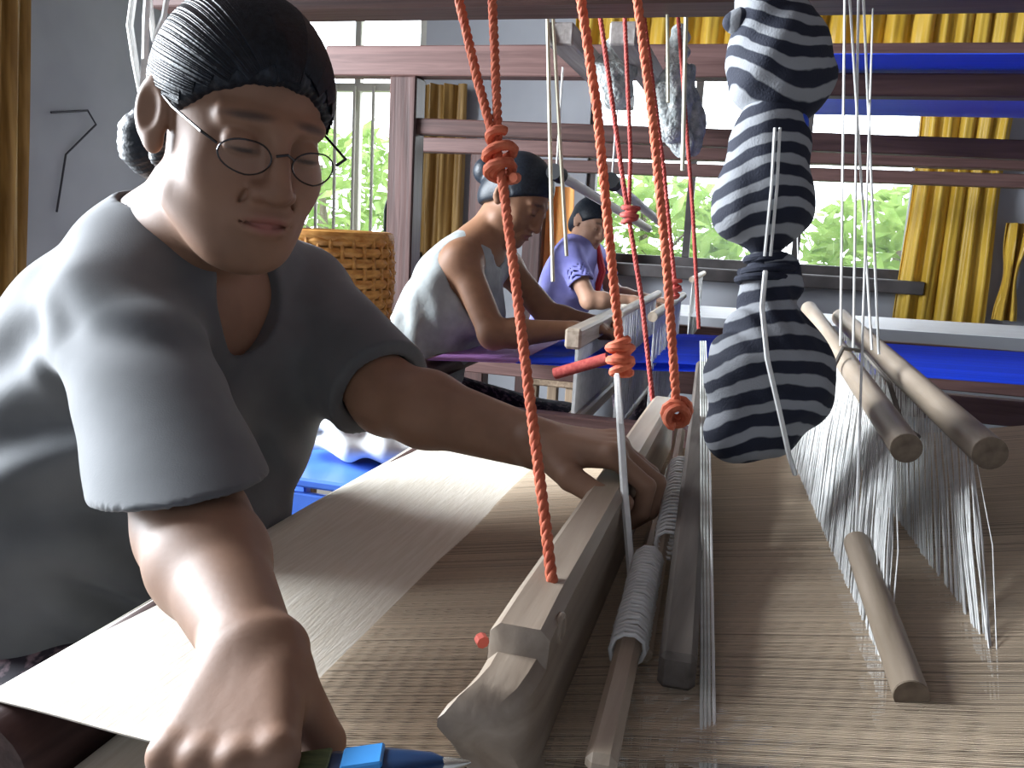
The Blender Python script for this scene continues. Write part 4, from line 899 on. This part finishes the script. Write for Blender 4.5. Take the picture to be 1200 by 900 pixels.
# ------------------------------------------------------------------ basket on its stand, bottle, basin, small things
bc = px(384, 285, 2.12); bk = empty('woven_basket', (bc[0], bc[1], .80)); M_wick = mat('orange brown wicker', (0.40, 0.17, 0.035), (0.62, 0.32, 0.085), scale=(40, 40, 90), rough=.5)
zb, zt_ = .80, 1.145
def brad(t): return .115 + .042 * math.sin(min(1, t * 1.05) * 2.1)
MB().lathe((bc[0], bc[1], zb), [(.001, 0), (brad(0), 0)] + [(brad(t) - .006, (zt_ - zb) * t) for t in np.linspace(.02, 1, 12)] + [(brad(1) - .016, zt_ - zb), (brad(.5) - .02, (zt_ - zb) * .5), (.1, .02)], 40).build('wall', M_wick, bk, True, 60)
for i in range(14):
    t = (i + .5) / 14; P = [A(bc[0] + (brad(t) + .0035 * math.cos(18 * a + i * math.pi)) * math.cos(a), bc[1] + (brad(t) + .0035 * math.cos(18 * a + i * math.pi)) * math.sin(a), zb + (zt_ - zb) * t) for a in np.linspace(0, 2 * math.pi, 145)]
    MB().tube(P, .0118, 6, False).build('weaving_strand', M_wick, bk, True)
for i in range(36):
    a = 2 * math.pi * i / 36; MB().tube([(bc[0] + (brad(t) + .006) * math.cos(a), bc[1] + (brad(t) + .006) * math.sin(a), zb + (zt_ - zb) * t) for t in np.linspace(0, 1, 8)], .005, 5).build('stake', M_wick, bk, True)
MB().tube([(bc[0] + brad(1) * math.cos(a), bc[1] + brad(1) * math.sin(a), zt_) for a in np.linspace(0, 2 * math.pi, 49)], .013, 8, False).build('rim', M_wick, bk, True)
tag(bk, 'round orange brown wicker basket behind the foremost weaver', 'basket')
st = empty('wooden_stand', (bc[0], bc[1], 0)); MB().box((bc[0], bc[1], .78), (.27, .27, .04), bev=.005).build('top', mid_wood('x'), st)
for dx in (-.11, .11):
    for dy in (-.11, .11): MB().box((bc[0] + dx, bc[1] + dy, .38), (.04, .04, .76), bev=.003).build('leg', mid_wood('z'), st)
tag(st, 'plain wooden stand carrying the wicker basket', 'stand')
bo = px(441, 240, 4.95 / .985); M_bot = mat('dark green bottle', (.008, .02, .016), rough=.25, spec=.6)
zb = 1.02; x, y = bo[0], YB - .06
bt3 = empty('green_bottle', (x, y, zb)); MB().lathe((x, y, zb), [(.045, 0), (.05, .01), (.05, .24), (.04, .29), (.02, .33), (.018, .37)], 20).build('body', M_bot, bt3, True, 50); MB().lathe((x, y, zb + .37), [(.021, 0), (.021, .035), (.018, .04)], 14).build('cap', M_str, bt3, True, 50)
tag(bt3, 'tall dark green bottle standing on the sill of the narrow window', 'bottle')
bx = A(-.80, 1.63, 0); M_basin = mat('blue plastic', (.06, .16, .62), (.08, .20, .70), rough=.35)
ba = empty('plastic_crate', tuple(bx)); 
for z in (.30, .40, .50, .60): MB().box((bx[0], bx[1] - .14, z), (.40, .015, .07), bev=.003).build('slat', M_basin, ba); MB().box((bx[0], bx[1] + .14, z), (.40, .015, .07), bev=.003).build('slat', M_basin, ba); MB().box((bx[0] - .195, bx[1], z), (.015, .28, .07), bev=.003).build('slat', M_basin, ba); MB().box((bx[0] + .195, bx[1], z), (.015, .28, .07), bev=.003).build('slat', M_basin, ba)
for dx in (-.195, .195):
    for dy in (-.14, .14): MB().box((bx[0] + dx, bx[1] + dy, .325), (.03, .03, .65), bev=.004).build('corner_post', M_basin, ba)
MB().box((bx[0], bx[1], .66), (.42, .31, .02), bev=.005).build('lid', M_basin, ba)
tag(ba, 'blue plastic crate on the floor behind the cream cloth', 'crate')
S = Solid(); S.ell((bx[0] + .02, bx[1] + .03, .71), (.15, .09, .035), None, .02); S.ell((bx[0] - .05, bx[1] + .05, .75), (.10, .09, .03), None, .02); S.wave((bx[0], bx[1], .72), (1, .6, .3), .08, .008, .2); S.plane((0, 0, .672), (0, 0, -1))
tag(S.build('folded_cloth', mat('white cloth', (.66, .68, .70), (.78, .79, .80), rough=.85), .008), 'white cloth bundled on the lid of the blue crate', 'cloth')
# white papers lying under the tan warp, glimpsed through the threads
for k, (x, y, a, lab) in enumerate(((.0, .62, .2, 'white paper sheet lying under the tan warp below the round rods'), (.02, .92, -.3, 'white paper sheet lying under the tan warp below the striped bags'))):
    ax = np.array([A(math.cos(a), math.sin(a), 0), A(-math.sin(a), math.cos(a), 0), A(0, 0, 1)])
    tag(MB().box((x, y, .622), (.16, .13, .002), ax).build('paper_sheet', mat('white paper', (.75, .75, .76), rough=.7), None), lab, 'paper')
tr = empty('under_tray', (.05, .79, 0)); MB().box((.05, .79, .61), (.50, .98, .02), bev=.003).build('board', mid_wood('y'), tr)
for y in (.28, 1.3): MB().box((.05, y, .60), (.06, .03, .03)).build('bracket', mid_wood('y'), tr)
tag(tr, 'wooden board slung under the tan warp of the foremost loom', 'board')
